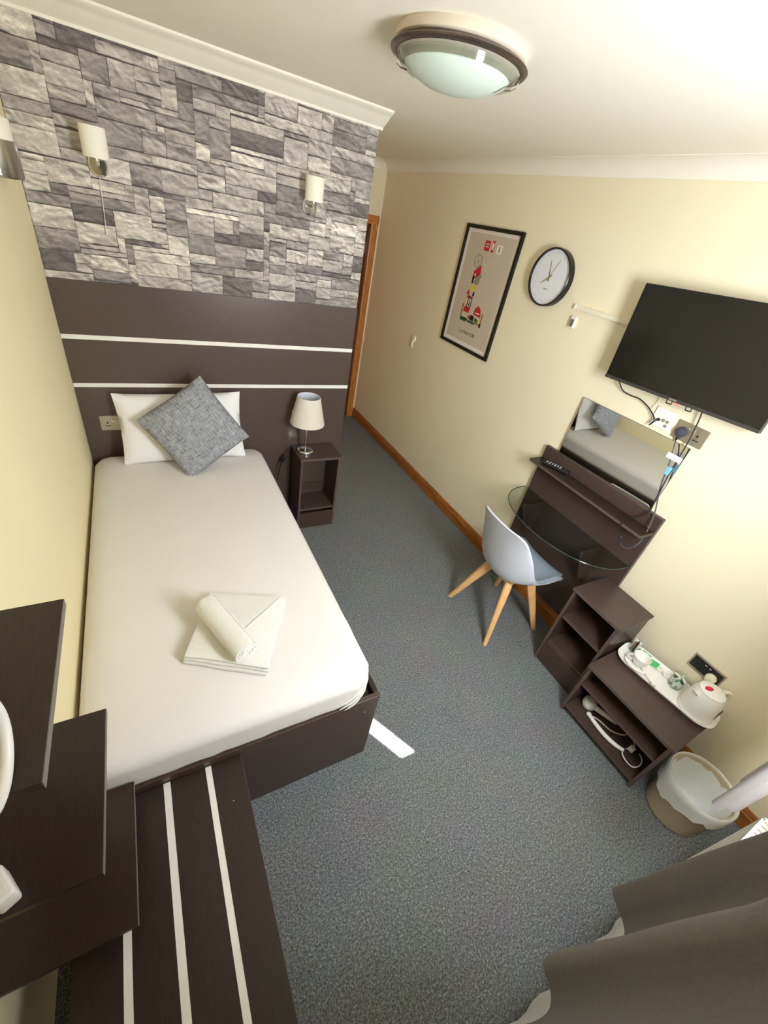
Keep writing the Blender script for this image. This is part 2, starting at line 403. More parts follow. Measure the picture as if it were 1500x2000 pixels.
# ------------------------------------------------------------------ stone wallpaper above the headboard
def stone_paper():
    rnd = random.Random(11)
    noise.seed_set(5)
    U, V = 0.030, 0.0205
    x0, z0, x1, z1 = 0.001, 1.505, XF - 0.001, 2.375
    nx = int((x1 - x0) / U); nz = int((z1 - z0) / V)
    U = (x1 - x0) / nx; V = (z1 - z0) / nz
    occ = [[False] * nx for _ in range(nz)]
    bm = B(); col = bm.verts.layers.float_color.new('Col')
    def vert(x, y, z, c):
        v = bm.verts.new((x, y, z)); v[col] = (c[0], c[1], c[2], 1); return v
    dk = S((78, 72, 72))
    bm.faces.new([vert(x, YF + 0.0015, z, dk) for x, z in ((x0, z0), (x1, z0), (x1, z1), (x0, z1))])
    def hgt(x, z, o):
        p = Vector((x + o, z * 1.7 + o * 1.3, o))
        q = Vector((noise.noise(p * 11), noise.noise(p * 11 + Vector((5, 2, 8))), 0)) * 0.05
        a = noise.noise((p + q) * 13) + 0.55 * noise.noise((p + q) * 31)
        return a + 0.28 * abs(noise.noise(p * 62))
    for j in range(nz):
        for i in range(nx):
            if occ[j][i]: continue
            h = rnd.choices((1, 2, 3, 4, 5), (16, 34, 28, 14, 6))[0]
            w = rnd.choices((2, 3, 4, 5, 6, 7, 8, 9, 11), (6, 10, 14, 16, 14, 12, 10, 8, 5))[0]
            if h == 1: w = max(w, 5)
            if h >= 4: w = min(max(w, 3), 5)
            h = min(h, nz - j)
            w = min(w, nx - i)
            if nx - (i + w) == 1: w += 1
            k = 0
            while k < w and not occ[j][i + k]: k += 1
            w = k
            for b_ in range(h):
                for a in range(w): occ[j + b_][i + a] = True
            X0 = x0 + i * U; X1 = X0 + w * U; Z0 = z0 + j * V; Z1 = Z0 + h * V
            tone = rnd.choice((0, 1, 1, 2, 2, 2, 3, 3, 3, 4))
            base = [(120, 114, 113), (152, 146, 143), (180, 174, 169), (202, 196, 188), (224, 218, 209)][tone]
            kk = rnd.uniform(0.94, 1.06)
            base = S(tuple(min(255, q * kk) for q in base))
            g0, g1 = rnd.choice(((0.001, 0.001), (0.0008, 0.005), (0.005, 0.001), (0.002, 0.002), (0.001, 0.0015), (0.007, 0.004)))
            gapl = rnd.choice((0.0002, 0.0004, 0.001, 0.002)); gapt = rnd.choice((0.0001, 0.0006)); gapr = 0.0002
            mx_, mz = max(8, w * 6), max(7, h * 7)
            o = rnd.uniform(0, 60); amp = rnd.uniform(0.55, 1.15); tlt = rnd.uniform(-0.12, 0.12)
            hl = rnd.uniform(-0.10, 0.10); jm = rnd.uniform(0.001, 0.007)
            grid = []
            for q in range(mz + 1):
                row = []
                for p in range(mx_ + 1):
                    u = p / mx_; v = q / mz
                    gb = g0 + (g1 - g0) * u + max(0, noise.noise(Vector((u * w * 0.8 + o, o, 0)))) * jm
                    gt = gapt + max(0, noise.noise(Vector((u * w * 0.9 + o, o, 6)))) * jm * 0.5
                    gl = gapl + max(0, noise.noise(Vector((o, v * h * 1.1 + o, 3)))) * 0.003
                    xx = X0 + gl + u * (X1 - X0 - gl - gapr)
                    zz = Z0 + gb + v * (Z1 - Z0 - gb - gt)
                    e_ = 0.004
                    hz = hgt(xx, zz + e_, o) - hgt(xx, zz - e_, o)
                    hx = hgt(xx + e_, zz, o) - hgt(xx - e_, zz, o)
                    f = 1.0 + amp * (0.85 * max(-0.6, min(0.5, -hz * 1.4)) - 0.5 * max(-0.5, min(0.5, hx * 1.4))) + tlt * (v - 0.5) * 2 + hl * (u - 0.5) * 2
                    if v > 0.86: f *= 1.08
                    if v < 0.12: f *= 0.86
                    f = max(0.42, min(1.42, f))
                    edge = p in (0, mx_) or q in (0, mz)
                    yy = YF + 0.0012 if edge else YF - 0.0003
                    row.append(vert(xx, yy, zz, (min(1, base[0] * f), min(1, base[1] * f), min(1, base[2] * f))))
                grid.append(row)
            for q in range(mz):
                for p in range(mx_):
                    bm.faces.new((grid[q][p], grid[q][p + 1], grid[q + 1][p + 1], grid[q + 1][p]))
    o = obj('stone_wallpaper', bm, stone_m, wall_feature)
    o['kind'] = 'structure'
stone_paper()

# ------------------------------------------------------------------ headboard
hb = thing('headboard', 'tall dark wood headboard panel with two white inlay stripes behind the bed', 'headboard', (0.778, YF, 0))
HT, S1, S2 = 1.518, 1.263, 1.019
for a, b_ in ((S1 + 0.011, HT), (S2 + 0.011, S1 - 0.011), (0.0, S2 - 0.011)):
    bm = B(); box(bm, (0.001, 0.0, a), (XF, YF, b_)); obj('panel', bm, wenge_h, hb)
for z in (S1, S2):
    bm = B(); box(bm, (0.001, 0.0003, z - 0.011), (XF, YF, z + 0.011)); o = obj('inlay_strip', bm, inlay, hb); o['label'] = 'white inlay stripe'

# ------------------------------------------------------------------ bed
bed = thing('bed', 'single bed with dark wood base made up with a plain white sheet', 'bed', (0.49, -0.93, 0))
bm = B(); box(bm, (0.012, -1.866, 0.0), (0.989, -1.846, 0.466), 0.002); obj('foot_board', bm, wenge, bed)
bm = B(); box(bm, (0.968, -1.845, 0.0), (0.989, -0.012, 0.466), 0.002); obj('side_board', bm, wenge_y, bed)
bm = B(); box(bm, (0.012, -1.845, 0.40), (0.967, -0.012, 0.435)); obj('bed_deck', bm, wenge_y, bed)
bm = B(); box(bm, (0.93, -1.8665, 0.375), (0.936, -1.866, 0.381)); obj('screw_cap', bm, white_p, bed)
def mattress(bm):
    noise.seed_set(2)
    lo = Vector((0.014, -1.862, 0.437)); hi = Vector((0.956, -0.014, 0.622))
    nx, ny, nz = 26, 44, 8
    cx, cy, cz = (lo + hi) / 2; hx, hy, hz = (hi - lo) / 2
    r = 0.055; rxy = 0.085
    bmesh.ops.create_cube(bm, size=2.0)
    bmesh.ops.subdivide_edges(bm, edges=bm.edges[:], cuts=23, use_grid_fill=True)
    for v in bm.verts:
        p = Vector((v.co.x * hx, v.co.y * hy, v.co.z * hz))
        # rounded box: clamp to the inner box, then push out by the radius
        q = Vector((max(-hx + rxy, min(hx - rxy, p.x)), max(-hy + rxy, min(hy - rxy, p.y)), max(-hz + r, min(hz - r, p.z))))
        d = p - q
        if d.length > 1e-9:
            n = d.normalized()
            e = Vector((d.x / rxy, d.y / rxy, d.z / r)); k = 1 / max(e.length, 1e-6) if e.length > 1 else 1
            p = q + Vector((d.x * k, d.y * k, d.z * k))
        w = p + Vector((cx, cy, cz))
        if v.co.z > 0.99:
            w.z += 0.004 * noise.noise(Vector((w.x * 3, w.y * 2.2, 0))) + 0.006 * (1 - v.co.x ** 2) * (1 - v.co.y ** 2)
        # sheet creases on the sides and corners
        s = max(0, min(1, (0.60 - w.z) / 0.1))
        w.x += 0.003 * s * noise.noise(Vector((w.x * 9, w.y * 14, w.z * 4))) * (1 if v.co.x > 0 else 0)
        if v.co.y < -0.8: w.y += 0.004 * s * noise.noise(Vector((w.x * 18, 3, w.z * 8)))
        v.co = w
bm = B(); mattress(bm); o = obj('sheeted_mattress', bm, sheet, bed, True, angle=80); o['label'] = 'mattress under a white fitted sheet'
# tucked sheet corner folds
bm = B()
for k, (a, z) in enumerate(((0.00, 0.545), (0.014, 0.52), (0.028, 0.50))):
    tube(bm, [(0.80 + a, -1.864, z - 0.05), (0.86 + a * 0.5, -1.8645, z - 0.022), (0.905, -1.852, z + 0.012), (0.932, -1.820, z + 0.04 - a)], lambda t: 0.0055 * math.sin(PI * min(1, max(0.05, t))) + 0.001, 8)
obj('sheet_fold', bm, sheet, bed, True, angle=80)

def pillow_mesh(bm, w, h, t, seed, n=26, corner=0.0, pinch=0.06, wob=0.006):
    noise.seed_set(seed)
    grids = []
    for s in (1, -1):
        g = []
        for j in range(n + 1):
            row = []
            for i in range(n + 1):
                u = -1 + 2 * i / n; v = -1 + 2 * j / n
                f = (max(0, 1 - abs(u) ** 2.4) * max(0, 1 - abs(v) ** 2.4)) ** 0.55
                # sides bow in a little, corners stay out
                x = u * w / 2 * (1 - pinch * (1 - v * v) * abs(u) ** 3 * 0 - pinch * (1 - abs(v)) * 0.0 - pinch * (1 - v * v) * 0.5 * abs(u))
                z = v * h / 2 * (1 - pinch * (1 - u * u) * 0.5 * abs(v))
                y = s * (t / 2 * f) + wob * noise.noise(Vector((u * 2.3, v * 2.3, s))) * min(1, f * 2)
                if (i in (0, n) or j in (0, n)): y = 0.4 * wob * noise.noise(Vector((u * 2.0, v * 2.0, 9)))
                row.append((x, y, z))
            g.append(row)
        grids.append(g)
    va = [[bm.verts.new(p) for p in row] for row in grids[0]]
    vb = [[va[j][i] if (i in (0, n) or j in (0, n)) else bm.verts.new(grids[1][j][i]) for i in range(n + 1)] for j in range(n + 1)]
    for g in (va, vb):
        for j in range(n):
            for i in range(n):
                f = (g[j][i], g[j][i + 1], g[j + 1][i + 1], g[j + 1][i])
                bm.faces.new(f if g is va else tuple(reversed(f)))
    
def place(o, loc, x_axis, z_axis):
    x = Vector(x_axis).normalized(); z = Vector(z_axis); z = (z - x * z.dot(x)).normalized(); y = z.cross(x)
    M = Matrix((x, y, z)).transposed().to_4x4(); M.translation = Vector(loc)
    o.matrix_world = M
bm = B(); pillow_mesh(bm, 0.665, 0.395, 0.15, 3, pinch=0.09, wob=0.012)
o = tag(obj('pillow', bm, pillow_m, smooth=True, angle=80), 'white bed pillow standing up against the dark headboard', 'pillow')
place(o, (0.495, -0.108, 0.81), (1, 0.01, 0.012), (0, 0.32, 1))
bm = B(); pillow_mesh(bm, 0.412, 0.412, 0.13, 8, pinch=0.06)
o = tag(obj('cushion', bm, cushion_m, smooth=True, angle=80), 'grey woven square cushion propped cornerwise against the white pillow', 'cushion')
# corners in the photograph: top, right, bottom, left
Tp, Bt, Lf, Rt = (Vector(p) for p in ((0.591, -0.150, 1.118), (0.492, -0.345, 0.640), (0.274, -0.225, 0.885), (0.818, -0.270, 0.815)))
place(o, (Tp + Bt + Lf + Rt) / 4, ((Rt - Bt) + (Tp - Lf)), ((Tp - Rt) + (Lf - Bt)))

# ------------------------------------------------------------------ towels
tw = thing('folded_towel', 'white bath towel folded into a square on the bed', 'towel', (0.52, -1.52, 0.628))
noise.seed_set(4)
def towel_layer(bm, z0, z1, cs, seed):
    n = 14; rings = []
    P = [Vector((c[0], c[1], 0)) for c in cs]
    top = []; 
    def bil(u, v): return P[0] * (1 - u) * (1 - v) + P[1] * u * (1 - v) + P[2] * u * v + P[3] * (1 - u) * v
    lv = [z0, z0 + 0.25 * (z1 - z0), z0 + 0.75 * (z1 - z0), z1]
    ins = [0.012, 0.0, 0.0, 0.012]
    loops = []
    for z, d in zip(lv, ins):
        lp = []
        for k in range(4):
            for q in range(n):
                t = q / n
                u, v = [(t, 0), (1, t), (1 - t, 1), (0, 1 - t)][k]
                u = d * 3 + u * (1 - 6 * d); v = d * 3 + v * (1 - 6 * d)
                p = bil(u, v)
                p.x += 0.004 * noise.noise(Vector((u * 3 + seed, v * 3, z * 30))); p.y += 0.004 * noise.noise(Vector((u * 3, v * 3 + seed, z * 30)))
                p.z = z + 0.002 * noise.noise(Vector((u * 4, v * 4, seed)))
                lp.append(p)
        loops.append(lp)
    ring_loft(bm, loops)
cs = [(0.445, -1.315), (0.726, -1.430), (0.574, -1.728), (0.325, -1.585)]
for k in range(3):
    bm = B(); z = 0.626 + 0.014 * k
    sh = 0.004 * (k - 1)
    towel_layer(bm, z, z + 0.0138, [(x + sh, y + sh * 0.5) for x, y in cs], k * 7.3)
    obj('fold', bm, towel_m, tw, True, angle=60)
bm = B()
c1, c2 = Vector((0.700, -1.43, 0.6690)), Vector((0.45, -1.60, 0.6690))
tube(bm, [c1, (c1 + c2) / 2, c2], 0.0022, 6); obj('woven_border', bm, towel_m, tw, True)
rt = thing('rolled_towel', 'small white hand towel rolled up on top of the folded towel', 'towel', (0.49, -1.53, 0.668))
bm = B()
a, b_ = Vector((0.425, -1.405, 0.705)), Vector((0.518, -1.668, 0.705))
ax = (b_ - a).normalized(); s = Vector((-ax.y, ax.x, 0)); up = Vector((0, 0, 1))
rings = []
for i in range(19):
    t = i / 18; c = a.lerp(b_, t); rg = []
    for k in range(32):
        th = 2 * PI * k / 32
        rr = 0.042 * (1 + 0.05 * noise.noise(Vector((t * 4, math.cos(th) * 1.2, math.sin(th) * 1.2)))) * (0.93 if i in (0, 18) else 1)
        rg.append(c + s * rr * 1.08 * math.cos(th) + up * rr * 0.86 * math.sin(th))
    rings.append(rg)
ring_loft(bm, rings); obj('roll', bm, towel_m, rt, True, angle=60)
for e_, sg in ((b_, 1), (a, -1)):
    bm = B(); sp = []
    for k in range(40):
        th = k / 40 * 4.5 * PI; rr = 0.036 - 0.026 * k / 40
        sp.append(e_ + ax * sg * 0.001 + s * rr * math.cos(th) + up * rr * 0.85 * math.sin(th))
    tube(bm, sp, 0.0022, 6, smooth=0); obj('spiral_end', bm, towel_m, rt, True)
bm = B()
tube(bm, [a + s * 0.034 + up * 0.024, a.lerp(b_, 0.5) + s * 0.032 + up * 0.026, b_ + s * 0.033 + up * 0.024], 0.004, 8); obj('hem', bm, towel_m, rt, True)

# ------------------------------------------------------------------ open cabinets
def cabinet(name, label, loc, rz, w, d, h, shelves, plinth, over=0.008, back=True, top_t=0.018, foot=0.0, group=None):
    """front faces local -y; local origin at the middle of the back edge on the floor"""
    t = thing(name, label, 'cabinet', loc, (0, 0, rz), group)
    s = 0.017; hw = w / 2
    bm = B(); box(bm, (-hw - over, -d - over, h - top_t), (hw + over, 0, h), 0.002); obj('top_panel', bm, wenge, t, local=True)
    for x in (-hw, hw - s):
        bm = B(); box(bm, (x, -d, 0), (x + s, -0.001, h - top_t)); obj('side_panel', bm, wenge_z, t, local=True)
    if back:
        bm = B(); box(bm, (-hw + s, -0.01, 0.02), (hw - s, -0.002, h - top_t)); obj('back_panel', bm, wenge_z, t, local=True)
    for z, dd in shelves:
        bm = B(); box(bm, (-hw + s, -d + dd, z - 0.009), (hw - s, -0.010, z + 0.009)); sh = obj('shelf', bm, wenge, t, local=True)
        bm = B(); box(bm, (-hw + s, -d + dd - 0.0012, z - 0.008), (hw - s, -d + dd, z + 0.008)); obj('edge_band', bm, edge_d, sh, local=True)
    if plinth:
        bm = B(); box(bm, (-hw + s, -d + 0.004, foot), (hw - s, -d + 0.020, plinth)); obj('plinth', bm, wenge, t, local=True)
    bm = B()
    for x in (-hw, hw - s): box(bm, (x + 0.001, -d - 0.0012, 0.002), (x + s - 0.001, -d, h - top_t))
    box(bm, (-hw - over + 0.002, -d - over - 0.001, h - top_t + 0.002), (hw + over - 0.002, -d - over, h - 0.002))
    obj('front_edge_band', bm, edge_d, t, local=True)
    return t
NX, NB = 1.325, -0.002
ns = cabinet('nightstand', 'narrow dark wood open bedside cabinet under the table lamp, beside the bed', (NX, NB, 0), 0, 0.290, 0.222, 0.600, [(0.165, 0.012)], 0.135, over=0.006, back=False)
bm = B(); box(bm, (-0.128, -0.014, 0.21), (0.128, -0.002, 0.265)); obj('back_rail', bm, wenge, ns, local=True)
bm = B(); lathe(bm, [(0.0001, 0.004), (0.005, 0.003), (0.006, 0)], (0, 0, 0), 16, mtx=Matrix.Rotation(R(90), 3, 'X')); 
for v in bm.verts: v.co += Vector((-0.10, -0.0142, 0.238))
obj('screw_cap', bm, white_p, ns, local=True)
cabA = cabinet('open_cabinet', 'dark wood open cabinet with two compartments between the vanity panel and the tea tray', (2.479, -1.9, 0), R(-90), 0.285, 0.276, 0.588, [(0.375, 0.012), (0.16, 0.02)], 0.15, over=0.008)
cabB = cabinet('open_cabinet', 'low wide dark wood open cabinet carrying the white tea tray', (2.4885, -2.279, 0), R(-88.5), 0.44, 0.385, 0.384, [(0.235, 0.012), (0.045, 0.0)], 0, over=0.010)
# ------------------------------------------------------------------ table lamp
def table_lamp(loc):
    t = thing('table_lamp', 'small table lamp with cream tapered shade and chrome stem on the bedside cabinet', 'lamp', loc)
    bm = B(); lathe(bm, [(0.0, 0), (0.052, 0), (0.055, 0.003), (0.055, 0.012), (0.050, 0.018), (0.03, 0.022), (0.008, 0.026), (0, 0.026)], seg=48); obj('base', bm, chrome, t, True, local=True)
    bm = B(); lathe(bm, [(0.0055, 0.024), (0.0055, 0.25), (0, 0.25)], seg=16); obj('stem', bm, chrome, t, True, local=True)
    bm = B(); lathe(bm, [(0.015, 0.235), (0.015, 0.29), (0.0, 0.295)], seg=20); obj('bulb_holder', bm, white_p, t, True, local=True)
    bm = B(); lathe(bm, [(0.113, 0.214), (0.114, 0.216), (0.074, 0.398), (0.0725, 0.398), (0.1115, 0.216), (0.113, 0.214)], seg=56); sh = obj('lamp_shade', bm, linen, t, True, local=True)
    bm = B(); lathe(bm, [(0.1112, 0.217), (0.0722, 0.397)], seg=56); obj('shade_lining', bm, shade_in, sh, True, local=True)
    bm = B()
    for k in range(3):
        a_ = 2 * PI * k / 3 + 0.4
        tube(bm, [(0.014 * math.cos(a_), 0.014 * math.sin(a_), 0.285), (0.09 * math.cos(a_), 0.09 * math.sin(a_), 0.305)], 0.0014, 6, smooth=0)
    obj('shade_carrier', bm, chrome, sh, True, local=True)
    return t
TL = (1.241, -0.116, 0.600)
table_lamp(TL)
bm = B(); tube(bm, [(1.235, -0.050, 0.604), (1.225, -0.03, 0.64), (1.215, -0.014, 0.72), (1.205, -0.012, 0.80)], 0.003)
tag(obj('lamp_cord', bm, black_p, off=(1.235, -0.06, 0.604), smooth=True), 'thin black lamp cord running up from the bedside cabinet to the headboard socket', 'cord')
bm = B(); tube(bm, [(1.165, -0.03, 0.59), (1.13, -0.04, 0.545), (1.10, -0.05, 0.50), (1.085, -0.05, 0.44), (1.07, -0.05, 0.34)], 0.0035)
t = thing('inline_switch_cord', 'black cord with inline switch hanging between the bed and bedside cabinet', 'cord', (1.10, -0.05, 0.0))
obj('cord', bm, black_p, t, True)
bm = B(); tube(bm, [(1.128, -0.042, 0.542), (1.112, -0.047, 0.518), (1.098, -0.051, 0.492)], lambda q: 0.009 + 0.005 * math.sin(PI * q), 10); obj('switch', bm, black_p, t, True)

# ------------------------------------------------------------------ wall sockets (built facing local -y)
def plug_shape(bm, x, z, m=None):
    rings = []
    for y, sc in ((0, 0.9), (-0.006, 1.0), (-0.018, 1.0), (-0.027, 0.85), (-0.030, 0.5)):
        rings.append([(x + 0.024 * sc * math.cos(a_) * (1 if math.sin(a_) > 0 else 0.92), y, z + 0.024 * sc * math.sin(a_)) for a_ in [2 * PI * k / 28 for k in range(28)]])
    ring_loft(bm, rings)
def double_socket(name, label, loc, rz, plate_m, insert_m, hole_m, usb=False, group=None):
    t = thing(name, label, 'socket', loc, (0, 0, rz), group)
    bm = B(); box(bm, (-0.073, -0.006, -0.043), (0.073, 0, 0.043), 0.002); obj('plate', bm, plate_m, t, local=True)
    for x in (-0.036, 0.036):
        bm = B()
        box(bm, (x - 0.002 - 0.0035, -0.0065, -0.002), (x - 0.002 + 0.0035, -0.006, 0.009), 0.0)
        box(bm, (x - 0.014, -0.0065, -0.019), (x - 0.004, -0.006, -0.014)); box(bm, (x + 0.004 - 0.006, -0.0065, -0.019), (x + 0.012, -0.006, -0.014))
        obj('pin_holes', bm, hole_m, t, local=True)
        bm = B(); sx = x + (0.026 if x < 0 else -0.026)
        box(bm, (sx - 0.007, -0.009, 0.005), (sx + 0.007, -0.006, 0.028), 0.0015); sw = obj('switch', bm, insert_m, t, local=True)
        bm = B(); box(bm, (sx - 0.0045, -0.0095, 0.020), (sx + 0.0045, -0.009, 0.024)); obj('marker', bm, red_m if insert_m is white_p else white_p, sw, local=True)
    return t
double_socket('wall_socket', 'brushed steel double socket on the headboard left of the pillow', (0.152, -0.0, 0.803), 0, nickel, white_p, black_p)
t = thing('wall_socket', 'small white socket on the headboard half hidden behind the table lamp', 'socket', (1.213, 0.0, 0.815))
bm = B(); box(bm, (-0.043, -0.008, -0.043), (0.043, 0, 0.043), 0.002); obj('plate', bm, white_p, t, local=True)
bm = B(); plug_shape(bm, 0, -0.004)
for v in bm.verts: v.co.y -= 0.008
obj('plug', bm, black_p, t, True, local=True)
# on the right wall: local x runs towards -y
RW = R(-90)
s1 = double_socket('wall_socket', 'brushed steel double socket with a dark plug, below the television', (XR, -1.696, 1.4435), RW, nickel, nickel, black_p)
s2 = double_socket('wall_socket', 'steel and black double socket on the wall beside the kettle', (XR, -2.348, 0.527), RW, nickel, black_p, black_p)
bm = B(); box(bm, (-0.066, -0.0068, -0.030), (0.066, -0.006, 0.034), 0.001); obj('black_insert', bm, black_p, s2, local=True)
dark_plug = mat('slate_plug', (62, 66, 74), 0.5, var=0.05)
t = thing('power_plug', 'round slate-grey mains plug in the socket below the television', 'plug', (XR - 0.0065, -1.662, 1.438), (0, 0, RW))
bm = B(); plug_shape(bm, 0, 0); obj('plug_body', bm, dark_plug, t, True, local=True)
bm = B(); tube(bm, [(0, -0.012, -0.020), (0, -0.013, -0.03), (0, -0.012, -0.04)], 0.005); obj('strain_relief', bm, black_p, t, True, local=True)
t = thing('power_plug', 'white mains plug in the black socket beside the kettle', 'plug', (XR - 0.0095, -2.384, 0.518), (0, 0, RW))
bm = B(); plug_shape(bm, 0, 0); obj('plug_body', bm, cream_p, t, True, local=True)
bm = B(); tube(bm, [(0, -0.014, -0.022), (0.0, -0.02, -0.05), (0.03, -0.025, -0.09), (0.06, -0.03, -0.122)], 0.0032); obj('cord', bm, cream_p, t, True, local=True)
# aerial plate
t = thing('aerial_socket', 'white aerial wall plate with a black lead plugged in, below the television', 'socket', (XR, -1.555, 1.455), (0, 0, RW))
bm = B(); box(bm, (-0.052, -0.007, -0.046), (0.052, 0, 0.046), 0.002); obj('plate', bm, white_p, t, local=True)
for x, z in ((0.008, -0.004), (0.030, -0.004), (0.030, -0.024), (-0.016, -0.010)):
    bm = B(); lathe(bm, [(0.0068, 0), (0.0068, 0.008), (0.004, 0.008), (0.003, 0.002), (0, 0.002)], seg=20, mtx=Matrix.Rotation(R(90), 3, 'X'))
    for v in bm.verts: v.co += Vector((x, -0.007, z))
    obj('connector', bm, chrome if x > 0 else black_p, t, True, local=True)
bm = B(); tube(bm, [(-0.016, -0.014, -0.010), (-0.020, -0.026, -0.016), (-0.034, -0.03, -0.046)], 0.004); obj('coax_plug', bm, black_p, t, True, local=True)
bm = B(); tube(bm, [(2.42, -1.268, 1.575), (2.46, -1.285, 1.535), (2.485, -1.31, 1.500), (2.488, -1.36, 1.494), (2.488, -1.41, 1.496), (2.487, -1.47, 1.478), (2.484, -1.518, 1.450), (2.478, -1.528, 1.440)], 0.003)
tag(obj('aerial_cable', bm, black_p, off=(2.47, -1.4, 1.49), smooth=True), 'black aerial cable looping from the television down to the white wall plate', 'cable')
# thin white leads
bm = B(); tube(bm, [(2.45, -1.535, 1.575), (2.49, -1.50, 1.53), (2.492, -1.49, 1.48)], 0.0014); 
tag(obj('white_lead', bm, white_p, off=(2.48, -1.51, 1.53), smooth=True), 'thin white lead above the coax end of the aerial plate', 'cable')
# TV power lead bundle
bm = B(); tube(bm, [(2.44, -1.69, 1.60), (2.465, -1.705, 1.55), (2.478, -1.718, 1.42), (2.472, -1.728, 1.26), (2.462, -1.742, 1.145), (2.455, -1.752, 1.05), (2.44, -1.715, 0.985), (2.40, -1.70, 0.972), (2.352, -1.715, 0.95), (2.348, -1.74, 0.905), (2.35, -1.78, 0.885)], 0.0032)
t = thing('television_power_lead', 'black power lead hanging from the television to the vanity shelf', 'cable', (2.47, -1.72, 0.9))
obj('lead', bm, black_p, t, True)
bm = B(); tube(bm, [(2.489, -1.662, 1.398), (2.478, -1.680, 1.36), (2.47, -1.705, 1.29), (2.47, -1.728, 1.18), (2.463, -1.775, 1.06), (2.44, -1.802, 0.97), (2.40, -1.818, 0.91), (2.375, -1.80, 0.865), (2.365, -1.765, 0.862), (2.37, -1.74, 0.90)], 0.0032)
t2 = thing('plug_lead', 'grey looped lead running from the slate plug down past the mirror edge', 'cable', (2.48, -1.72, 0.9))
obj('lead', bm, dark_plug, t2, True)
bm = B(); box(bm, (2.462, -1.745, 1.318), (2.464, -1.675, 1.345), mtx=None); o = obj('paper_tag', bm, paper_m, t2)
bm = B(); box(bm, (2.458, -1.728, 1.245), (2.476, -1.708, 1.285), 0.003); o = obj('blue_tape', bm, blue_m, t2)

# ------------------------------------------------------------------ television
tv = thing('television', 'black flat television mounted high on the cream right-hand wall', 'television', (2.405, -1.581, 1.774), (0, R(-2.3), RW))
w, h = 0.360, 0.212
bm = B(); box(bm, (-w, 0.0, -h), (w, 0.022, h), 0.003); box(bm, (-w * 0.7, 0.022, -h * 0.8), (w * 0.7, 0.05, h * 0.4), 0.006); obj('housing', bm, black_p, tv, local=True)
bm = B(); box(bm, (-w + 0.006, -0.0012, -h + 0.014), (w - 0.006, 0.0, h - 0.006)); obj('screen', bm, screen_m, tv, local=True)
bm = B(); box(bm, (-w, -0.004, -h - 0.002), (w, 0.02, -h + 0.013), 0.001); obj('bottom_bezel', bm, bezel_m, tv, local=True)
for x in (-0.012, 0.078):
    bm = B(); pts = [(x - 0.012, 0.012, -h), (x - 0.012, 0.012, -h - 0.018), (x + 0.012, 0.012, -h - 0.018), (x + 0.012, 0.012, -h)]
    tube(bm, pts, 0.0032, 6, smooth=0); obj('foot_loop', bm, black_p, tv, local=True)
bm = B(); box(bm, (0.010, 0.004, -h - 0.012), (0.040, 0.014, -h - 0.002), 0.003); obj('standby_light', bm, mat('pink_lens', (236, 150, 140), 0.3), tv, local=True)
bm = B(); box(bm, (-0.012, -0.0045, -h + 0.002), (0.024, -0.004, -h + 0.009)); obj('maker_mark', bm, nickel, tv, local=True)
bm = B(); box(bm, (-0.10, 0.05, -0.1), (0.10, 0.062, 0.1), 0.002); box(bm, (-0.03, 0.062, -0.03), (0.03, 0.094, 0.03)); obj('wall_bracket', bm, black_p, tv, local=True)
# trunking and clip
bm = B(); 
o = thing('cable_trunking', 'white cable trunking strip running from the clock towards the television', 'trunking', (XR, -0.99, 1.792))
box(bm, (2.491, -1.30, 1.780), (XR, -0.815, 1.802), 0.002); obj('channel', bm, cream_p, o)
bm = B(); box(bm, (2.489, -0.820, 1.779), (XR, -0.808, 1.803), 0.001); obj('end_cap', bm, white_p, o)
t = thing('cable_clip', 'small white and grey clip on the wall just below the trunking end', 'clip', (XR, -0.835, 1.715))
bm = B(); box(bm, (2.490, -0.852, 1.685), (XR, -0.816, 1.745), 0.004); obj('body', bm, white_p, t)
bm = B(); box(bm, (2.487, -0.846, 1.692), (2.490, -0.824, 1.730), 0.001); obj('grey_insert', bm, edge_m, t)
# ------------------------------------------------------------------ poster
po = thing('framed_poster', 'black framed beige London poster on the cream right-hand wall', 'poster', (XR, 0.055, 1.694), (0, 0, RW))
W2, H2 = 0.298, 0.391
bm = B()
for a, b_ in (((-W2, -0.018, H2 - 0.022), (W2, 0, H2)), ((-W2, -0.018, -H2), (W2, 0, -H2 + 0.022)), ((-W2, -0.018, -H2 + 0.022), (-W2 + 0.022, 0, H2 - 0.022)), ((W2 - 0.022, -0.018, -H2 + 0.022), (W2, 0, H2 - 0.022))):
    box(bm, a, b_)
obj('frame', bm, black_f, po, local=True)
bm = B(); box(bm, (-W2 + 0.022, -0.006, -H2 + 0.022), (W2 - 0.022, -0.002, H2 - 0.022)); obj('mount', bm, mount_m, po, local=True)
bm = B(); box(bm, (-W2 + 0.054, -0.0068, -H2 + 0.050), (W2 - 0.054, -0.006, H2 - 0.042)); art = obj('print', bm, print_m, po, local=True)
def pt(y, z): return (0.055 - y, z - 1.694)      # wall (y, z) to poster local (x, z)
def patch(bm, pts, lift=0):
    P = [pt(*p) for p in pts]
    ring_loft(bm, [[(x, -0.0068, z) for x, z in P], [(x, -0.0072 - lift, z) for x, z in P]])
def rect(y0, z0, y1, z1): return [(y0, z0), (y1, z0), (y1, z1), (y0, z1)]
bm = B()
patch(bm, [(0.156, 1.815), (0.088, 1.862), (0.076, 1.812), (0.146, 1.760)]); patch(bm, rect(0.112, 1.948, 0.056, 2.008)); patch(bm, rect(0.036, 1.95, 0.010, 2.013))
patch(bm, [(0.178, 1.665), (0.155, 1.70), (0.14, 1.665)]); patch(bm, [(0.16, 1.66), (0.10, 1.66), (0.10, 1.64), (0.16, 1.64)]); patch(bm, [(0.165, 1.55), (0.095, 1.55), (0.09, 1.60), (0.15, 1.62)])
